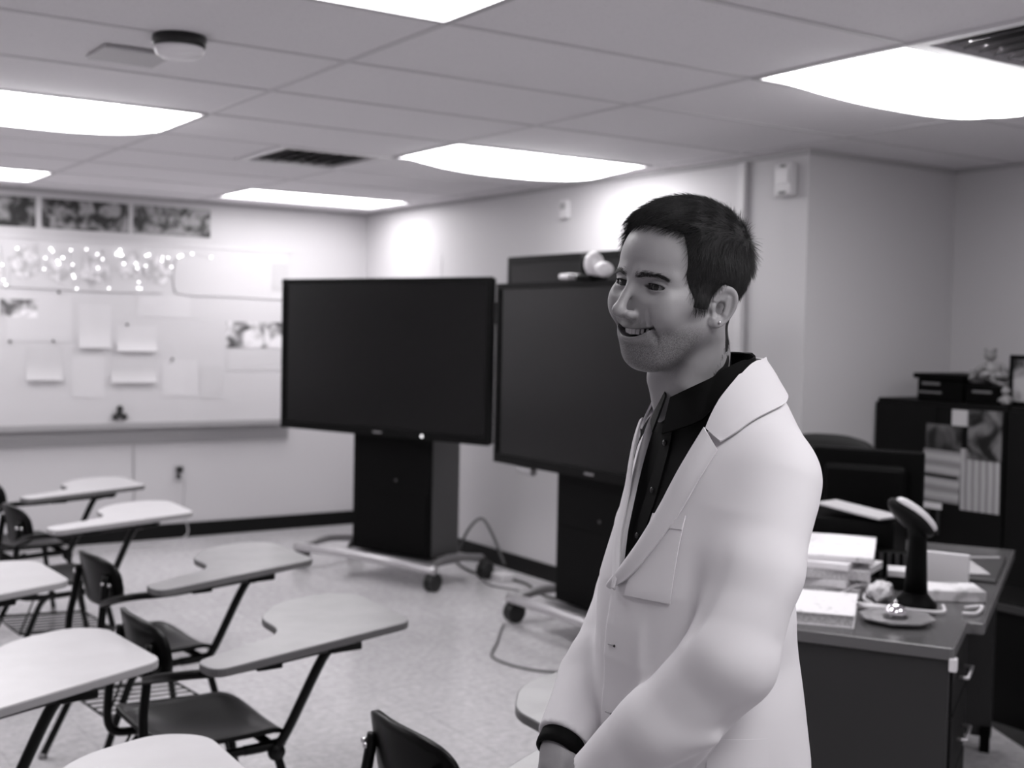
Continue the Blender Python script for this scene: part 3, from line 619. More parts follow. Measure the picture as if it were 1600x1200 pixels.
# on top of the cabinets
def ontop(name,label,cat): return thing(name,label,cat,(0,0,1.246))
b=ontop('storage_bin','black lidded bin with small grey labels on the left cabinet','bin')
MB().box((4.93,3.58,0),(5.28,3.83,.105),bev=.006).build('bin_body',m_blk,b); MB().box((4.915,3.565,.105),(5.295,3.845,.13),bev=.004).build('lid',m_blk,b)
MB().box((4.926,3.70,.075),(4.93,3.80,.088)).box((4.926,3.69,.035),(4.93,3.82,.045)).build('bin_label',mat('label_grey',.12,.5),b)
b=ontop('storage_bin','second black bin under the pile of pale toys on the cabinet','bin')
MB().box((4.93,3.39,0),(5.25,3.56,.085),bev=.006).build('bin_body',m_blk,b); MB().box((4.926,3.42,.05),(4.93,3.52,.062)).build('bin_label',mat('label_grey',.12,.5),b)
b=ontop('picture_frame','black framed dark picture standing on the cabinet at the right edge','picture frame')
MB().box((4.98,3.05,0),(5.005,3.37,.23),bev=.003).build('frame',m_blk,b); MB().box((4.976,3.075,.02),(4.98,3.345,.21)).build('picture',photo_mat('frame_pic',31,.006,.35,8),b)
m_toy=mat('toy_plush',.25,.8,noise=(20,.16,.4,.6))
def plush(label,c,s,seed):
    rn=random.Random(seed); t=thing('plush_toy',label,'toy',c,rn.uniform(0,6)); q=MB(); q.ico((0,0,.035*s),.04*s,sub=2,sc=(1,1.1,.9)); q.build('toy_body',m_toy,t)
    MB().ico((.0,.01*s,.095*s),.028*s,sub=2).ico((0,.03*s,.12*s),.01*s,sub=1).ico((0,-.01*s,.12*s),.01*s,sub=1).build('head',m_toy,t)
    for a in(-1,1): MB().tube([(0,a*.03*s,.05*s),(-.02*s,a*.065*s,.03*s),(-.03*s,a*.08*s,.02*s)],[.014*s,.013*s,.010*s],seg=8).build('arm',m_toy,t)
plush('pale plush toy sitting highest on the pile on the cabinet',(5.0,3.47,1.375),1.0,1)
plush('small pale plush toy in front of the picture frame',(4.93,3.345,1.246),.7,2)
for i,(y,z,l) in enumerate(((3.54,.03,'left'),(3.47,.035,'middle'),(3.42,.015,'right'))):
    q=MB(); pts=[(5.0+.04*math.sin(k*1.9+i),y+.035*math.cos(k*2.3+i),1.246+.085+.012+z*.5+.02*math.sin(k*1.3)*(1)+.01) for k in range(7)]
    q.tube(smooth_path(pts,6),.013,seg=8); tag(q.build('scarf_roll',mat('cloth_grey',.30,.8,noise=(30,.12,.4,.6))),'pale crumpled cloth on the second bin, %s one'%l,'cloth','crumpled cloths on the cabinet')
b=thing('drawer_unit','low grey drawer unit beyond the right edge of the desk','drawer unit',(4.36,2.98,0),R(0))
MB().box((-.0,-.16,.0),(.3,.16,.50),bev=.004).build('unit_body',m_blk2,b); MB().box((-.01,-.15,.46),(.0,.15,.49)).build('drawer',mat('tray_dark',.06,.4),b)
# ------------------------------------------------------------------ the man: smooth bodies from distance fields
f32=np.float32
def s_min(a,b,k): h=np.clip(.5+.5*(b-a)/k,0,1); return b*(1-h)+a*h-k*h*(1-h)
def s_max(a,b,k): return -s_min(-a,-b,k)
def ell(P,c,r,rot=None):
    X=P[0]-c[0];Y=P[1]-c[1];Z=P[2]-c[2]
    if rot is not None:
        m=rot; X,Y,Z=m[0][0]*X+m[1][0]*Y+m[2][0]*Z, m[0][1]*X+m[1][1]*Y+m[2][1]*Z, m[0][2]*X+m[1][2]*Y+m[2][2]*Z
    k0=np.sqrt((X/r[0])**2+(Y/r[1])**2+(Z/r[2])**2)+1e-9; k1=np.sqrt((X/r[0]**2)**2+(Y/r[1]**2)**2+(Z/r[2]**2)**2)+1e-9
    return k0*(k0-1)/k1
def cap(P,a,b,r1,r2):
    bx,by,bz=b[0]-a[0],b[1]-a[1],b[2]-a[2]; L=bx*bx+by*by+bz*bz
    X=P[0]-a[0];Y=P[1]-a[1];Z=P[2]-a[2]; t=np.clip((X*bx+Y*by+Z*bz)/L,0,1)
    return np.sqrt((X-t*bx)**2+(Y-t*by)**2+(Z-t*bz)**2)-(r1+(r2-r1)*t)
def chain(P,pts,rs,k=.01):
    d=None
    for i in range(len(pts)-1):
        e=cap(P,pts[i],pts[i+1],rs[i],rs[i+1]); d=e if d is None else s_min(d,e,k)
    return d
def rotm(yaw=0,pitch=0,roll=0):
    return (Matrix.Rotation(R(yaw),3,'Z')@Matrix.Rotation(R(pitch),3,'Y')@Matrix.Rotation(R(roll),3,'X'))
def nets(fn,lo,hi,h,newton=2):
    xs=[np.arange(lo[i],hi[i]+h,h,dtype=f32) for i in range(3)]
    G=np.meshgrid(*xs,indexing='ij',sparse=True); D=np.asarray(fn(G),dtype=f32)
    D=np.broadcast_to(D,[len(x) for x in xs]).copy()
    n=D.shape; S=D<0
    c=[ (slice(i,n[0]-1+i),slice(j,n[1]-1+j),slice(k,n[2]-1+k)) for i in(0,1) for j in(0,1) for k in(0,1)]
    cnt=sum(S[q].astype(np.int8) for q in c); act=(cnt>0)&(cnt<8)
    idx=np.argwhere(act); vid=-np.ones(act.shape,np.int64); vid[act]=np.arange(len(idx))
    off=np.array([(i,j,k) for i in(0,1) for j in(0,1) for k in(0,1)])
    V=[D[idx[:,0]+o[0],idx[:,1]+o[1],idx[:,2]+o[2]] for o in off]
    acc=np.zeros((len(idx),3)); w=np.zeros(len(idx))
    for a in range(8):
        for b in range(a+1,8):
            if abs(off[a]-off[b]).sum()!=1: continue
            va,vb=V[a],V[b]; m=(va<0)!=(vb<0); t=np.where(m,va/np.where(m,va-vb,1),0)
            p=off[a]+(off[b]-off[a])*t[:,None]; acc[m]+=p[m]; w[m]+=1
    pts=np.array(lo)+h*(idx+acc/w[:,None])
    F=[]
    for ax in range(3):
        o1,o2=[(1,2),(2,0),(0,1)][ax]
        sl0=[slice(None)]*3; sl1=[slice(None)]*3; sl0[ax]=slice(0,n[ax]-1); sl1[ax]=slice(1,n[ax])
        e0=S[tuple(sl0)]; e1=S[tuple(sl1)]; E_=np.argwhere(e0!=e1); s=e0[tuple(E_.T)]
        ok=(E_[:,o1]>0)&(E_[:,o2]>0)&(E_[:,o1]<n[o1]-1)&(E_[:,o2]<n[o2]-1); E_=E_[ok]; s=s[ok]
        q=[]
        for d1,d2 in((1,1),(0,1),(0,0),(1,0)):
            e=E_.copy(); e[:,o1]-=d1; e[:,o2]-=d2; q.append(vid[tuple(e.T)])
        q=np.stack(q,1); q[~s]=q[~s][:,::-1]; F.append(q)
    F=np.concatenate(F); F=F[(F>=0).all(1)]
    for _ in range(newton): pts=newt(fn,pts,0,h*.6)
    return pts,F
def newt(fn,pts,off=0,lim=1.0,e=4e-4):
    P=[pts[:,0],pts[:,1],pts[:,2]]; d=fn(P)-off; g=np.zeros_like(pts)
    for i in range(3):
        Q=list(P); Q[i]=P[i]+e; g[:,i]=(fn(Q)-off-d)/e
    gg=(g**2).sum(1)+1e-6; st=-g*np.clip(d/gg,-lim,lim)[:,None]
    ln=np.linalg.norm(st,axis=1); k=np.minimum(1,lim/np.maximum(ln,1e-9)); return pts+st*k[:,None]
def mesh_obj(name,pts,F,mats,parent=None,smooth=True,xf=None):
    if xf is not None: pts=pts@np.array(xf.to_3x3()).T+np.array(xf.translation)
    me=bpy.data.meshes.new(name); me.vertices.add(len(pts)); me.vertices.foreach_set('co',np.asarray(pts,np.float32).ravel())
    me.loops.add(F.size); me.loops.foreach_set('vertex_index',F.ravel().astype(np.int32)); me.polygons.add(len(F))
    me.polygons.foreach_set('loop_start',np.arange(0,F.size,F.shape[1],dtype=np.int32)); me.polygons.foreach_set('loop_total',np.full(len(F),F.shape[1],np.int32))
    for m in (mats if isinstance(mats,(list,tuple)) else [mats]): me.materials.append(m)
    me.polygons.foreach_set('use_smooth',np.full(len(F),smooth)); me.update(calc_edges=True); me.validate()
    o=bpy.data.objects.new(name,me); COL.objects.link(o)
    if parent is not None: o.parent=parent
    return o
# ---- torso and jacket field; frame: x forward, y to his left, z up
TZ=np.array([.70,.86,.96,1.03,1.10,1.20,1.27,1.32,1.38,1.42,1.45,1.48,1.51,1.56])
TC=np.array([.006,.006,.008,.014,.020,.022,.008,-.004,-.012,-.014,-.012,-.008,-.004,-.002])
TA=np.array([.150,.150,.146,.142,.136,.122,.112,.106,.097,.090,.081,.067,.058,.055])
TB=np.array([.172,.166,.160,.154,.150,.150,.154,.152,.136,.118,.098,.076,.062,.057])
def torso(P):
    z=P[2]; c=np.interp(z,TZ,TC); a=np.interp(z,TZ,TA); b=np.interp(z,TZ,TB)
    X=P[0]-c; Y=P[1]; p=2.35
    rho=(np.abs(X/a)**p+np.abs(Y/b)**p)**(1/p)+1e-6; ln=np.sqrt(X*X+Y*Y)+1e-6
    d=ln*(1-1/rho)*.92
    return np.maximum(d,np.maximum(z-1.53,.78-z))
SHO=(-.020,.136,1.352); 
LEL=(.080,.178,1.132); LWR=(.195,.060,.945)
REL=(.010,-.192,1.140); RWR=(.197,-.058,.968)
def arms(P,g=0.0,which=(1,-1)):
    d=None
    for s in which:
        el,wr=(LEL,LWR) if s>0 else (REL,RWR)
        sh=(SHO[0],SHO[1]*s,SHO[2])
        mid=tuple(sh[i]*.5+el[i]*.5+(0,.006*s,0)[i] for i in range(3)); fm=tuple(el[i]*.5+wr[i]*.5-(0,0,.004)[i] for i in range(3))
        rs=(.046,.054,.055,.056,.047) if s>0 else (.046,.052,.053,.046,.036)
        e=chain(P,[sh,mid,el,fm,wr],[r+.005-g for r in rs],.016); d=e if d is None else np.minimum(d,e)
    return d
def cutend(P,d,wr,el,ext=.0):
    ax=Vector(wr)-Vector(el); ax.normalize(); q=(P[0]-wr[0])*ax.x+(P[1]-wr[1])*ax.y+(P[2]-wr[2])*ax.z-ext
    return np.maximum(d,np.where(((P[0]-wr[0])**2+(P[1]-wr[1])**2+(P[2]-wr[2])**2)<.014,q,-1.0))
def shoulders(P,g=0):
    d=None
    for s in(1,-1):
        e=cap(P,(-.02,.05*s,1.448),(-.022,.110*s,1.384),.038-g,.040-g); d=e if d is None else np.minimum(d,e)
    return d
def folds(P):
    x,y,z=P
    w=.0016*np.sin(38*z+11*y+6*x+1.2*np.sin(17*z+9*x))*np.sin(9*y+14*x+.6)
    # creases radiating from the crook of the near elbow and armpit
    def ridge(p,q,wd,am):
        a=np.array(p);b=np.array(q);ab=b-a; X=x-a[0];Y=y-a[1];Z=z-a[2]; t=np.clip((X*ab[0]+Y*ab[1]+Z*ab[2])/(ab@ab),0,1)
        r2=(X-t*ab[0])**2+(Y-t*ab[1])**2+(Z-t*ab[2])**2; return am*np.exp(-r2/wd**2)*np.sin(np.pi*np.clip(t,.04,.96))
    w=w+ridge((.02,.235,1.25),(.17,.13,1.06),.020,.007)+ridge((.03,.225,1.18),(.13,.17,1.08),.015,-.004)
    w=w+ridge((.05,.225,1.14),(.20,.10,1.00),.018,.005)+ridge((.06,.22,1.10),(.17,.14,1.0),.016,-.005)
    w=w+ridge((.09,.175,1.30),(.13,.16,1.14),.013,-.010)+ridge((.10,.14,1.33),(.14,.13,1.16),.014,.007)
    w=w+ridge((.15,.10,1.16),(.17,.05,1.0),.018,-.007)+ridge((.155,.06,1.19),(.16,.09,.98),.014,.006)+ridge((.12,.10,.98),(.20,.0,1.05),.015,-.006)
    w=w+ridge((.17,.15,1.04),(.06,.24,1.03),.015,.007)+ridge((.18,.12,.99),(.10,.20,1.01),.013,-.007)
    w=w+ridge((-.09,.17,1.30),(-.11,.12,1.12),.02,.007)+ridge((-.10,.10,1.32),(-.12,.07,1.10),.018,-.006)
    w=w+ridge((.07,-.255,1.14),(.10,-.20,1.06),.014,.007)+ridge((.10,-.21,1.10),(.15,-.13,1.04),.013,-.006)+ridge((.14,-.17,1.06),(.18,-.10,1.02),.012,.005)
    return w
def body_core(P):
    d=s_min(torso(P),shoulders(P),.05); return d
def jacket_solid(P):
    d=body_core(P); A=arms(P,which=(1,)); A=cutend(P,A,LWR,LEL); B=arms(P,which=(-1,)); B=cutend(P,B,RWR,REL)
    # the arms join at the shoulder and lie against the side lower down
    k=np.clip((P[2]-1.18)/.14,0,1)*.036+.014
    d=s_min(d,A,k); d=s_min(d,B,k)
    return d-1.25*folds(P)
VZ=[1.205,1.218,1.265,1.322,1.375,1.423,1.46,1.56]; VI=[.0,.010,.033,.054,.067,.075,.078,.078]
def vmask(P):
    w=np.interp(P[2],VZ,VI); lc=-.012*np.clip((1.40-P[2])/.2,0,1)
    return np.maximum(np.maximum(np.abs(P[1]-lc)-w,1.205-P[2]),-P[0]-.0)
def jacket(P):
    d=jacket_solid(P); T=body_core(P)
    d=s_max(d,-np.maximum(vmask(P),-(T+.028)),.002)
    d=np.maximum(d,(P[2]-(1.450-.32*P[0]))*.9)
    # front edge of the closed jacket: left side laps over the right, small step
    st=.0035*np.clip((P[1]+.02)/.003,0,1)*(P[0]>.05)*np.clip((1.195-P[2])/.05,0,1)*np.clip((.10-np.abs(P[1]))/.05,0,1)
    return d-st+.002
# skin and cloth
def cloth_mat(name,g,scale=900,rough=.85,bs=.25):
    m=mat(name,g,rough,spec=.12,bump=(scale,bs)); return m
m_jkt=cloth_mat('jacket_wool',.74,2600,.9,.12); m_jseam=mat('buttonhole_grey',.42,.9)  # second material is the darker grey of the buttonholes
m_shirt=mat('shirt_black',.0035,.7,spec=.08,bump=(900,.2))
BX=(1.207,1.286); BA=R(169.8)
MP=Matrix.Translation((BX[0],BX[1],0))@Matrix.Rotation(BA,4,'Z')
# ---- head field; frame: x forward, y to his left, z up, origin between the ears at eye level
def head_base(P):
    Q=[P[0],np.abs(P[1]),P[2]]
    d=ell(P,(-.010,0,.030),(.091,.076,.086))
    d=s_min(d,ell(P,(.020,0,.035),(.068,.064,.062)),.03)              # forehead
    d=s_min(d,ell(P,(.030,0,-.030),(.054,.058,.066)),.025)            # mid face
    d=s_min(d,cap(Q,(-.004,.050,-.045),(.040,.022,-.094),.020,.018),.028)   # jaw line
    d=s_min(d,ell(P,(.046,0,-.098),(.022,.021,.019)),.018)            # chin
    d=s_min(d,ell(P,(.022,0,-.076),(.044,.038,.034)),.02)
    d=s_min(d,ell(Q,(.060,.036,-.034),(.022,.024,.022)),.018)         # smiling cheeks
    d=s_min(d,cap(Q,(.030,.060,-.012),(.060,.046,-.018),.012,.012),.022)  # cheek bone
    d=s_min(d,cap(Q,(.083,.012,.014),(.062,.047,.013),.0085,.008),.012)  # brow ridge
    d=s_max(d,-ell(Q,(.092,.031,-.003),(.018,.017,.0100)),.014)       # eye socket
    d=s_min(d,ell(Q,(.0665,.0315,-.001),(.0140,.0165,.0124)),.004)    # lids over the ball
    # nose
    d=s_min(d,cap(P,(.083,0,.012),(.1045,0,-.035),.0058,.0070),.009)
    d=s_min(d,ell(P,(.1050,0,-.0405),(.0098,.0088,.0080)),.008)
    d=s_min(d,ell(Q,(.0920,.0115,-.0430),(.0100,.0060,.0062)),.006)
    d=s_max(d,-ell(Q,(.0975,.0065,-.0500),(.0060,.0036,.0035)),.003)
    # muzzle, lips
    d=s_min(d,ell(P,(.052,0,-.067),(.030,.038,.026)),.014)
    zc=-.0665+.0085*(Q[1]/.028)**2
    return d,zc,Q
def head_field(P):
    d,zc,Q=head_base(P)
    lipx=.0800-.0200*(Q[1]/.028)**2
    up=np.sqrt(((P[0]-lipx)/1.0)**2+((P[2]-(zc+.0055))/.85)**2)-.0048+.0035*np.clip((Q[1]-.018)/.012,0,1)
    lo=np.sqrt(((P[0]-lipx+.002)/1.0)**2+((P[2]-(zc-.0085))/.85)**2)-.0055+.0045*np.clip((Q[1]-.014)/.014,0,1)
    m=Q[1]-.033
    d=s_min(d,np.maximum(up,m),.006); d=s_min(d,np.maximum(lo,m),.006)
    # open smile
    hh=.0056*np.sqrt(np.clip(1-(Q[1]/.0320)**2,0,1))
    slot=np.maximum(np.maximum(np.abs(P[2]-(zc-.0012))-hh,Q[1]-.0320),.045-P[0])
    d=s_max(d,-slot,.0022)
    # smile crease beside the mouth
    d=d+.0036*np.exp(-(((Q[1]-(.0345+.10*np.clip(-.045-P[2],-.03,.03)))**2)/.0035**2))*np.exp(-((P[2]+.057)/.018)**2)*(P[0]>.04)
    d=d+.0030*np.exp(-((P[2]+.0825)/.005)**2-(P[1]/.022)**2)*(P[0]>.06)
    # eye opening
    ze=-.0005-.10*(Q[1]-.0315)*0; e=np.clip(1-((Q[1]-.0310)/.0158)**2,0,1)
    op=np.maximum(np.abs(P[2]-(ze-.001))-.0042*np.sqrt(e),np.maximum(np.abs(Q[1]-.0310)-.0158,.070-P[0]-.012*np.clip((Q[1]-.03)/.015,0,1)))
    d=s_max(d,-op,.0012)
    # upper lid fold
    d=d+.0014*np.exp(-((P[2]-.0085)/.0014)**2)*np.exp(-((Q[1]-.032)/.012)**2)*(P[0]>.05)
    # neck
    n=chain(P,[(-.034,0,-.030),(-.046,0,-.085),(-.066,0,-.15),(-.090,0,-.20)],[.050,.0515,.052,.052],.02)
    n=s_min(n,chain(Q,[(-.030,.050,-.055),(-.022,.030,-.13),(-.034,.012,-.175)],[.012,.012,.010],.01),.022)
    d=s_min(d,n,.022)
    # ears
    er=rotm(-18,-10,0)
    er=[[er[i][j] for j in range(3)] for i in range(3)]
    c=(-.010,.0765,-.014)
    X=Q[0]-c[0];Y=Q[1]-c[1];Z=Q[2]-c[2]
    A=er[0][0]*X+er[1][0]*Y+er[2][0]*Z; B=er[0][1]*X+er[1][1]*Y+er[2][1]*Z; Cc=er[0][2]*X+er[1][2]*Y+er[2][2]*Z
    ax=.0140+.004*np.clip(Cc/.03,-1,1)
    rr=np.sqrt((A/ax)**2+(Cc/.0248)**2)+1e-6
    rim=np.sqrt(((rr-1)*.018)**2+(B-.004-.006*np.clip(-A/.02,-1,1))**2)-.0034
    rim=np.where((A>.006)&(Cc<.003)&(Cc>-.018),rim+.003,rim)
    disc=np.maximum(np.abs(B-.001-.004*np.clip(-A/.02,-1,1))-.0028,(rr-1)*.018)
    disc=s_max(disc,-ell([A,B,Cc],(.002,.005,-.003),(.0085,.0085,.0100)),.003)
    ear=s_min(disc,rim,.004)
    anti=cap([A,B,Cc],(-.005,.0045,-.008),(-.004,.0045,.013),.0023,.0023); ear=s_min(ear,anti,.005)
    ear=s_min(ear,ell([A,B,Cc],(.005,.001,-.0225),(.0075,.0036,.0082)),.005)
    ear=s_min(ear,ell([A,B,Cc],(.0125,.000,-.005),(.0040,.003,.0045)),.004)
    d=s_min(d,ear,.005)
    return d
def skin_mat():
    m=bpy.data.materials.new('skin'); m.use_nodes=True; nt=m.node_tree; b=nt.nodes['Principled BSDF']
    b.inputs['Roughness'].default_value=.48; b.inputs['Specular IOR Level'].default_value=.4
    at=nt.nodes.new('ShaderNodeAttribute'); at.attribute_name='stubble'
    at2=nt.nodes.new('ShaderNodeAttribute'); at2.attribute_name='tone'
    tc=nt.nodes.new('ShaderNodeTexCoord')
    n=nt.nodes.new('ShaderNodeTexNoise'); n.inputs['Scale'].default_value=760; n.inputs['Detail'].default_value=2
    n2=nt.nodes.new('ShaderNodeTexNoise'); n2.inputs['Scale'].default_value=26; n2.inputs['Detail'].default_value=4
    mr=nt.nodes.new('ShaderNodeMapRange'); mr.inputs[1].default_value=.40; mr.inputs[2].default_value=.62; mr.inputs[3].default_value=.45; mr.inputs[4].default_value=1
    mm=nt.nodes.new('ShaderNodeMath'); mm.operation='MULTIPLY'
    r=nt.nodes.new('ShaderNodeMix'); r.data_type='RGBA'; r.inputs[6].default_value=grey(SKIN); r.inputs[7].default_value=grey(.05)
    r0=nt.nodes.new('ShaderNodeMix'); r0.data_type='RGBA'; r0.inputs[6].default_value=grey(SKIN*.88); r0.inputs[7].default_value=grey(SKIN*1.08)
    r1=nt.nodes.new('ShaderNodeMix'); r1.data_type='RGBA'; r1.inputs[7].default_value=grey(SKIN*.45)
    L=nt.links.new
    L(tc.outputs['Object'],n.inputs['Vector']); L(tc.outputs['Object'],n2.inputs['Vector']); L(n.outputs['Fac'],mr.inputs[0]); L(mr.outputs[0],mm.inputs[0]); L(at.outputs['Fac'],mm.inputs[1])
    L(n2.outputs['Fac'],r0.inputs[0]); L(r0.outputs[2],r1.inputs[6]); L(at2.outputs['Fac'],r1.inputs[0]); L(r1.outputs[2],r.inputs[6]); L(mm.outputs[0],r.inputs[0]); L(r.outputs[2],b.inputs['Base Color'])
    u=nt.nodes.new('ShaderNodeBump'); u.inputs['Strength'].default_value=.25; u.inputs['Distance'].default_value=.0006
    L(n.outputs['Fac'],u.inputs['Height']); L(u.outputs['Normal'],b.inputs['Normal'])
    return m
SKIN=.33
m_skin=skin_mat()
# roll towards his left shoulder lowers the near eye
HO=Vector((.060,-.004,1.609))
HR=(Matrix.Rotation(R(15),3,'Z')@Matrix.Rotation(R(-4),3,'Y')@Matrix.Rotation(R(-7),3,'X'))
HM4=Matrix.Translation(HO)@HR.to_4x4()
def hand(wr,d,palmn,side,curl,spread=1.0):
    """wr wrist point, d direction of the hand, palmn palm normal, side towards the thumb"""
    d=Vector(d).normalized(); n=Vector(palmn); n=(n-d*n.dot(d)).normalized(); s=Vector(side); s=(s-d*s.dot(d)-n*s.dot(n)).normalized(); wr=Vector(wr)
    def pt(a,b,c): return wr+d*a+s*b+n*c
    ch=[]
    for i,(b,L_) in enumerate(((.030,.072),(.010,.080),(-.010,.074),(-.028,.058))):
        base=pt(.088-.004*abs(i-1),b,0); p=[pt(.03,b*.55,0),base]; a=R(curl[0]); q=base
        seg=(L_*.45,L_*.30,L_*.25)
        for k in range(3):
            q=q+(d*math.cos(a)+n*math.sin(a)+s*(b*.4*spread))*seg[k]; p.append(q); a+=R(curl[1])
        ch.append((p,[.0115,.0098,.0086,.0078,.0068]))
    th=[pt(.012,.020,.006),pt(.045,.044,.014),pt(.072,.050,.026),pt(.094,.044,.036)]
    ch.append((th,[.014,.0125,.0105,.0088]))
    def fn(P):
        e=chain(P,[pt(-.05,0,0),pt(.0,0,0),pt(.02,0,0)],[.026,.025,.024],.01)
        for b in(.022,.006,-.010,-.022): e=s_min(e,cap(P,pt(.015,b*.7,.0),pt(.082,b*1.2,0),.0155,.0125),.008)
        for p,r in ch: e=s_min(e,chain(P,p,r,.003),.0035)
        return e
    return fn
RH=hand((.205,-.052,.955),(.42,.42,-.80),(-.75,.1,-.5),(.3,.8,.3),(14,30))
LH=hand((.215,.047,.935),(.30,-.62,-.62),(-.8,0,-.5),(.4,-.1,.6),(18,32))
# ---- build the figure
def build_man():
    # head and neck
    hp,hf=nets(head_field,(-.125,-.10,-.20),(.13,.10,.14),.0017,2)
    X,Y,Z=hp.T
    st=np.clip((-.040-Z)/.02,0,1)*np.clip((Z+.150)/.025,0,1)*np.clip((X+.005)/.02,0,1)
    st*=1-np.exp(-(np.abs(Y)/.028)**4-((Z+.066)/.013)**4)*(X>.06)
    # cheek hollow edge of the beard
    st*=np.clip(( -.030-.55*np.clip(X-.03,0,1)*(np.abs(Y)>.02) - Z)/.018,0,1)
    lips=np.exp(-((Z+.0665-.0085*(Y/.028)**2)/.0100)**6)*(np.abs(Y)<.029)*(X>.072)
    hp2=hp@np.array(HR).T+np.array(HO)
    # hands
    pr,fr=nets(RH,(.10,-.14,.76),(.34,.14,1.02),.0022,1)
    pl,fl=nets(LH,(.10,-.14,.76),(.34,.14,1.02),.0022,1)
    # body under the clothes
    def under(P):
        d=s_min(torso(P)+.03,shoulders(P,.02),.03)
        A=cutend(P,arms(P,.022,(1,)),LWR,LEL,.01); B=cutend(P,arms(P,.020,(-1,)),RWR,REL,.01)
        d=s_min(d,np.minimum(A,B),.02)
        return np.maximum(d,P[2]-1.43)
    pu,fu=nets(under,(-.22,-.32,.76),(.32,.32,1.52),.009,0)
    def legs(P):
        Q=[P[0],np.abs(P[1]),P[2]]
        return s_min(chain(Q,[(0,.085,.88),(.01,.10,.48),(-.01,.115,.09)],[.066,.055,.038],.03),ell(P,(-.005,0,.88),(.085,.105,.07)),.04)
    pg,fg=nets(legs,(-.2,-.25,.04),(.2,.25,1.02),.010,0)
    parts=[(hp2,hf),(pr,fr),(pl,fl),(pu,fu),(pg,fg)]
    V=[];Fs=[];o=0
    for p,f in parts: V.append(p); Fs.append(f+o); o+=len(p)
    body=mesh_obj('person',np.concatenate(V),np.concatenate(Fs),m_skin)
    n=len(body.data.vertices)
    for nm,arr in(('stubble',st*.80),('tone',lips*.8)):
        a=body.data.attributes.new(nm,'FLOAT','POINT'); z=np.zeros(n,f32); z[:len(arr)]=arr; a.data.foreach_set('value',z)
    body.matrix_world=MP
    tag(body,'smiling short haired man in white jacket and black shirt, hands clasped in front','person')
    # eyes
    m_eye=mat('eye_white',.20,.12); m_iris=mat('iris_dark',.018,.06); 
    for s in(1,-1):
        q=MB(); q.ico((0,0,0),.0122,sub=5); e=q.build('eye',[m_eye,m_iris],body)
        look=Vector((.96,.06,-.02)).normalized()
        for f in e.data.polygons:
            if f.center.normalized().dot(look)>.82: f.material_index=1
        e.matrix_local=HM4@Matrix.Translation((.0665,.0315*s,-.001))
    # teeth
    q=MB()
    for i in range(-5,6):
        y=i*.0050; x=.0752-.0200*(y/.028)**2; zt=-.0665+.0085*(y/.028)**2
        w=(.0046,.0042,.0042,.0036,.0033,.003)[abs(i)]*.62; hgt=(.0058,.0052,.0056,.005,.0045,.004)[abs(i)]
        ang=math.atan2(-2*.0150*y/.028**2,1)
        q.box((-.003,-w,-hgt*.62),(.0026,w,hgt),bev=.0011,M=Matrix.Translation((x,y,zt+.0005))@Matrix.Rotation(-ang*0+math.atan(-2*.0200*y/.028**2)*-1,4,'Z'))
    t=q.build('teeth',mat('teeth',.60,.25),body); t.matrix_local=HM4
    q=MB(); q.ico((.042,0,-.066),1,sub=3,sc=(.012,.026,.010)); t=q.build('mouth_inside',mat('mouth_dark',.02,.5),body); t.matrix_local=HM4
    q=MB(); q.ico((-.004,.0835,-.0350),.0021,sub=2); t=q.build('ear_stud',mat('chrome',.85,.08,metal=1),body); t.matrix_local=HM4
    # hair cap
    def hairline(P):
        x,y,z=P; ay=np.abs(y)
        # >0 where hair grows
        front=z-(.066+ .55*np.clip(x-.030,-1,1) )              # over the forehead
        side=np.where(x>.020,-1.0,z-(-.012))
        temple=(.057-.05*np.clip(.075-z,0,.1)-.012*np.clip((.02-z)/.03,0,1))-x
        back=z-np.where(x<-.030,-.115,-.02)
        g=np.minimum(temple,z+.022-.0)
        g=np.maximum(g,np.minimum(z-.062-.22*np.clip(x,0,1),.0785-x))
        rear=np.minimum(-.020-x-.30*np.clip(-z-.055,0,1),z+.130)
        g=np.maximum(g,rear)
        # clear of the ear
        ear=np.sqrt(((x+.010)/.018)**2+((z+.016)/.028)**2)*.028-.028
        g=np.minimum(g,np.where(ay>.05,np.maximum(ear,-(z-.03)*0+ear),1.0))
        side_b=np.minimum(.030-x,z+.028)*1.0       # sideburn
        g=np.maximum(g,np.where((ay>.05)&(x>.002),np.minimum(np.minimum(.038-x,x-.004),z+.016-.35*(x-.02)),-1.0))
        return g
    def skull(P):
        d,_,_=head_base(P); n=chain(P,[(-.034,0,-.030),(-.046,0,-.085),(-.066,0,-.15),(-.090,0,-.20)],[.050,.0515,.052,.052],.02); return s_min(d,n,.022)
    def hairf(P):
        x,y,z=P; g=hairline(P); th=.0015+.0125*np.clip((z-.0)/.08,0,1)-.002*np.clip(-x/.08,0,1)*np.clip((.10-z)/.03,0,1)
        wv=.0012*np.sin(260*y+50*x+30*z)+.001*np.sin(170*x-90*y+60*z)
        d=skull(P)-th*np.clip(g/.012,0,1)-wv*.6
        return s_max(d,-g,.003)
    pp,ff=nets(hairf,(-.13,-.10,-.15),(.10,.10,.15),.002,1)
    m_hair=mat('hair_dark',.014,.6,spec=.2,noise=(140,.022,.4,.6))
    hair=mesh_obj('hair',pp@np.array(HR).T+np.array(HO),ff,m_hair,body)
    # strands
    rs=np.random.RandomState(5); idx=rs.choice(len(pp),min(len(pp),30000),replace=False); P0=pp[idx]
    sk=skull([P0[:,0],P0[:,1],P0[:,2]]); keep=(sk>.0004); P0=P0[keep]
    e=5e-4; Nn=np.stack([skull([P0[:,0]+(e if i==0 else 0),P0[:,1]+(e if i==1 else 0),P0[:,2]+(e if i==2 else 0)]) for i in range(3)],1)-skull([P0[:,0],P0[:,1],P0[:,2]])[:,None]
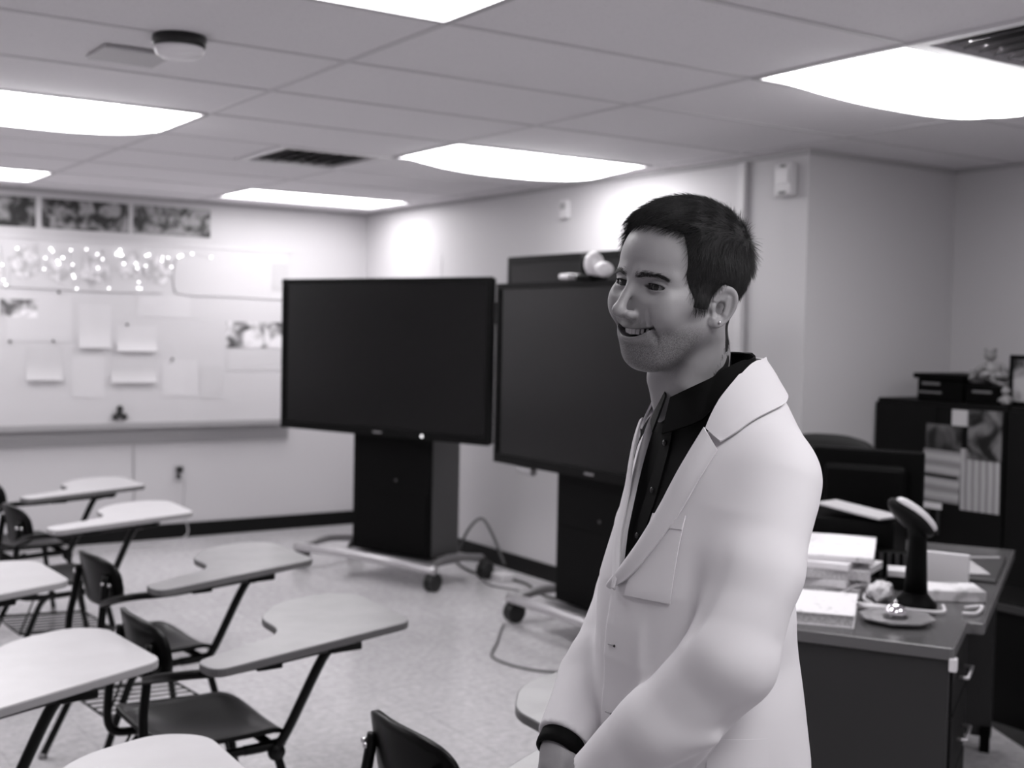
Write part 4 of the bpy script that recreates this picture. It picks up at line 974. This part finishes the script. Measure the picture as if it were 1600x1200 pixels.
    Nn/=np.linalg.norm(Nn,axis=1)[:,None]+1e-9
    x,y,z=P0.T
    # growth: whorl at the crown; top combed forward and to his right, sides down and back
    cr=np.array([-.070,-.005,.085]); away=P0-cr; away/=np.linalg.norm(away,axis=1)[:,None]
    down=np.array([[-.30,0,-1.0]]); fwd=np.array([[1.0,-.25,.05]])
    k=np.clip((z-.055)/.04,0,1)[:,None]
    dr=away*.5+fwd*k*.9+down*(1-k)*1.0+rs.normal(0,.22,P0.shape)
    dr-=Nn*(dr*Nn).sum(1)[:,None]; dr/=np.linalg.norm(dr,axis=1)[:,None]+1e-9
    crown=np.exp(-((P0-np.array([-.09,.0,.075]))**2).sum(1)/.035**2)
    lift=.10+.25*rs.rand(len(P0))+crown*1.0*rs.rand(len(P0))
    tmp=(x>.03)&(z<.06)&(np.abs(y)>.04)
    Ln=np.where(z>.05,.020,.014)*(.6+.7*rs.rand(len(P0)))*(1+.5*crown)
    fringe=((x>.055)&(z>.05)); Ln=np.where(fringe,.016,Ln); Ln=np.where(tmp,.017,Ln); lift=np.where(tmp,.15,lift)
    rad=np.full(len(P0),.00022); seg=5; pts=[]
    for s in range(seg):
        t=s/(seg-1); c=P0-Nn*.002+dr*(Ln*t)[:,None]+Nn*(Ln*lift*t*(1-.35*t))[:,None]*1.0
        pts.append(c)
    pts=np.stack(pts,1)
    def strands(pts,rad,name,m,nrm):
        n,s,_=pts.shape; tdir=pts[:,-1]-pts[:,0]; tdir/=np.linalg.norm(tdir,axis=1)[:,None]+1e-9
        A=np.cross(tdir,nrm); A/=np.linalg.norm(A,axis=1)[:,None]+1e-9; B=np.cross(tdir,A)
        tap=np.linspace(1,.25,s); V=np.zeros((n,s,3,3))
        for q in range(3):
            a=q*2*math.pi/3; V[:,:,q,:]=pts+ (A*math.cos(a)+B*math.sin(a))[:,None,:]*(rad[:,None]*tap[None,:])[:,:,None]
        V=V.reshape(-1,3); base=(np.arange(n)*s*3)[:,None,None]; F=[]
        for i in range(s-1):
            for q in range(3): F.append([i*3+q,i*3+(q+1)%3,(i+1)*3+(q+1)%3,(i+1)*3+q])
        F=(base+np.array(F)[None]).reshape(-1,4)
        V=V@np.array(HR).T+np.array(HO)
        return mesh_obj(name,V,F,m,body)
    o=strands(pts,rad*1.3,'hair_strands',mat('hair_strand',.018,.42,spec=.35),Nn); 
    o.parent=hair
    # eyebrows and lashes
    for s in(1,-1):
        nb=330; u=rs.rand(nb); yy=(.008+.044*u); xx=.0905-.0022*u-.55*(u*.036)**1.0*.60; zz=.0120+.0050*np.sin(u*2.6)-.004*u
        c=np.stack([xx,yy*s,zz+rs.normal(0,.0019,nb)*(1-.45*u)],1)
        c=newt(lambda P:head_base(P)[0],c,.0002,.02); c=newt(lambda P:head_base(P)[0],c,.0002,.02)
        dd=np.stack([-.35*np.ones(nb),(.9*s)*np.ones(nb),.30-.6*u],1)+rs.normal(0,.2,(nb,3)); dd/=np.linalg.norm(dd,axis=1)[:,None]
        L_=.0070*(.7+.5*rs.rand(nb)); nr=np.tile(np.array([[.9,.3*s,.1]]),(nb,1))
        pp2=np.stack([c+dd*(L_*t)[:,None]+nr*(.0012*t*(1-t*.8)) for t in np.linspace(0,1,4)],1)
        strands(pp2,np.full(nb,.00026),'eyebrow',mat('brow_hair',.035,.5,spec=.3),nr)
        nb=60; u=rs.rand(nb)*2-1; e_=np.sqrt(np.clip(1-u*u,0,1)); yy=.0318+u*.0130
        c=np.stack([.0665+np.sqrt(np.clip(.0140**2-(yy-.0315)**2-.00002,0,1)),yy*s,-.0015+.0042*e_+.0004],1)
        dd=np.stack([.9*np.ones(nb),.25*s*u+.1*s,-.15*np.ones(nb)],1); nr=np.tile(np.array([[0,0,1.]]),(nb,1))
        pp2=np.stack([c+dd*(.0045*t)+nr*(.0012*t*t) for t in np.linspace(0,1,4)],1)
        strands(pp2,np.full(nb,.00028),'eyelashes',m_hair,nr)
    # jacket
    jp,jf=nets(jacket,(-.20,-.31,.76),(.31,.31,1.54),.0042,2)
    jk=mesh_obj('jacket',jp,jf,m_jkt,body); jk['label']='white jacket with notched lapels'
    # shirt
    def shirt(P):
        d=body_core(P)+.0115; d=np.maximum(d,1.16-P[2])
        d=np.maximum(d,(P[2]-(1.480-.22*P[0]))*.9)
        d=d-.0012*np.sin(90*P[1]+20*P[2])*np.clip((1.40-P[2])/.05,0,1)
        return d
    sp,sf=nets(shirt,(-.12,-.17,1.15),(.17,.17,1.50),.0042,1)
    sh=mesh_obj('shirt',sp,sf,m_shirt,body); sh['label']='black buttoned shirt'
    # strips: shirt collar, jacket collar, lapels
    def strip(name,inner,outer,m,th=.003,nu=40,nv=9,bulge=.006,fn=None,off=.004,inoff=None,parent=None,mirror=False,push=False):
        I=smooth_path(inner,nu//(len(inner)-1)+1); O=smooth_path(outer,nu//(len(outer)-1)+1)
        def res(P,n):
            L=[0]; 
            for a,b in zip(P,P[1:]): L.append(L[-1]+(b-a).length)
            out=[]; 
            for k in range(n):
                t=L[-1]*k/(n-1); j=max(i for i in range(len(L)) if L[i]<=t+1e-9); j=min(j,len(P)-2)
                f=(t-L[j])/max(L[j+1]-L[j],1e-9); out.append(P[j].lerp(P[j+1],min(f,1)))
            return out
        I=res(I,nu); O=res(O,nu); V=np.zeros((nu,nv,3))
        for i in range(nu):
            for j in range(nv): V[i,j]=I[i].lerp(O[i],j/(nv-1))
        if mirror: V[:,:,1]*=-1
        if fn is not None:
            W=V.reshape(-1,3); tt=np.tile(np.linspace(0,1,nv),nu); of=off+bulge*np.sin(np.pi*np.clip(tt,0,1))**.8*(1-tt)*1.6
            if inoff is not None: of=of+inoff*(1-tt)**2
            for _ in range(6):
                P=[W[:,0],W[:,1],W[:,2]]
                if push: W=newt(lambda Q:np.minimum(fn(Q)-of,0),W,0,.02)
                else: W=newt(lambda Q:fn(Q)-of,W,0,.02)
            V=W.reshape(nu,nv,3)
        F=np.array([(i*nv+j,(i+1)*nv+j,(i+1)*nv+j+1,i*nv+j+1) for i in range(nu-1) for j in range(nv-1)])
        if mirror: F=F[:,::-1]
        o=mesh_obj(name,V.reshape(-1,3),F,m,parent)
        md=o.modifiers.new('s','SOLIDIFY'); md.thickness=th; md.offset=1; es=o.modifiers.new('e','EDGE_SPLIT'); es.split_angle=R(50); return o
    JS=lambda P: jacket_solid(P)
    for mir in(False,True):
        # lapel: inner roll line from neck side to button, outer edge to the tip
        strip('lapel',[(.058,.078,1.420),(.078,.066,1.375),(.10,.048,1.320),(.12,.026,1.262),(.14,.0,1.218),(.15,-.016 if not mir else .0,1.196)],
              [(.062,.106,1.396),(.082,.093,1.350),(.10,.078,1.305),(.125,.050,1.25),(.14,.022,1.212),(.15,-.014 if not mir else .002,1.192)],m_jkt,fn=JS,parent=jk,mirror=mir,bulge=.004,off=.002,inoff=.004,nu=48)
        strip('collar',[(-.054,.0,1.514),(-.044,.036,1.510),(-.008,.058,1.490),(.028,.070,1.456),(.058,.078,1.420)],
              [(-.076,.0,1.464),(-.068,.052,1.461),(-.038,.098,1.446),(.020,.112,1.420),(.054,.105,1.405)],m_jkt,fn=JS,push=True,off=.003,bulge=.0,parent=jk,mirror=mir,nu=40)
        # shirt collar
        strip('shirt_collar',[(-.050,.0,1.521),(-.037,.037,1.516),(.003,.052,1.504),(.045,.046,1.482),(.072,.006,1.458)],
              [(-.055,.0,1.49),(-.042,.045,1.482),(.004,.066,1.462),(.060,.058,1.428),(.088,.012,1.408)],m_shirt,fn=lambda P:body_core(P)+.010,push=True,off=.001,bulge=0,parent=sh,mirror=mir,nu=40,th=.003)
    # placket and buttons of the shirt
    q=MB()
    SH=lambda P: body_core(P)+.0115
    strip('placket',[(.08,-.022,1.42),(.10,-.022,1.34),(.12,-.020,1.26),(.14,-.016,1.20)],[(.08,.006,1.42),(.10,.006,1.34),(.12,.006,1.26),(.14,.008,1.20)],m_shirt,fn=SH,parent=sh,bulge=0,off=.001,th=.002)
    for z in(1.40,1.33,1.26):
        p=newt(SH,np.array([[.10,-.008,z]]),.0035,.05)
        for _ in range(5): p=newt(SH,p,.0035,.05)
        b=MB().ico(tuple(p[0]),.0048,sub=2,sc=(.45,1,1)).build('shirt_button',mat('button_black',.012,.2),sh)
    # cuffs of the shirt
    for wr,el,r in((RWR,REL,.031),(LWR,LEL,.034)):
        a=Vector(wr);ax=(a-Vector(el)).normalized()
        MB().tube([a-ax*.04,a+ax*.012,a+ax*.0185,a+ax*.019],[r,r+.0005,r,r-.004],seg=28,caps=False).build('shirt_cuff',m_shirt,sh).modifiers.new('s','SOLIDIFY').thickness=.002
    # chest pocket welt, lower pocket flap, buttonholes
    strip('chest_pocket',[(.10,.026,1.297),(.11,.022,1.24),(.12,.018,1.185)],[(.085,.084,1.302),(.095,.086,1.24),(.10,.086,1.190)],m_jkt,fn=JS,parent=jk,bulge=0,off=.0,th=.0013,nu=20,nv=9)
    strip('pocket_hem',[(.10,.026,1.298),(.105,.0255,1.279)],[(.085,.0845,1.303),(.09,.085,1.284)],m_jkt,fn=JS,parent=jk,bulge=0,off=.0012,th=.0012,nu=6,nv=9)
    strip('pocket_flap',[(.08,.13,1.02),(.04,.15,1.018),(.0,.158,1.016)],[(.08,.13,.975),(.04,.15,.973),(.0,.158,.971)],m_jkt,fn=lambda P:torso(P),parent=jk,bulge=0,off=.0,th=.0012,nu=14,nv=6)
    for y,z in((.006,1.118),(.006,1.023)):
        p=np.array([[.16,y,z]]); 
        for _ in range(6): p=newt(jacket,p,.0006,.03)
        MB().box((-.001,-.010,-.0009),(.001,.004,.0009),M=Matrix.Translation(Vector(p[0]))@Matrix.Rotation(R(8),4,'X')).build('buttonhole',m_jseam,jk)
        MB().ico(tuple(p[0]+np.array([0,.007,0])),.0022,sub=1).build('button',mat('button_black',.012,.2),jk)
    # trousers and shoes
    def trou(P):
        Q=[P[0],np.abs(P[1]),P[2]]
        d=s_min(chain(Q,[(0,.085,.90),(.015,.100,.48),(-.005,.115,.04)],[.082,.078,.066],.03),ell(P,(-.005,0,.88),(.105,.130,.09)),.05)
        return np.maximum(d,.03-P[2])
    tp,tf=nets(trou,(-.2,-.25,.01),(.2,.25,1.05),.009,1)
    mesh_obj('trousers',tp,tf,mat('trouser_cloth',.02,.85),body)
    for s in(1,-1):
        def shoe(P):
            d=s_min(ell(P,(.06,.115*s,.035),(.15,.046,.045)),ell(P,(-.03,.115*s,.05),(.07,.042,.06)),.03); return np.maximum(d,-P[2]+.002)
        a,b=nets(shoe,(-.15,.115*s-.08,-.01),(.25,.115*s+.08,.14),.006,1); mesh_obj('shoe',a,b,mat('shoe_leather',.012,.3),body)
    return body
MAN=build_man()
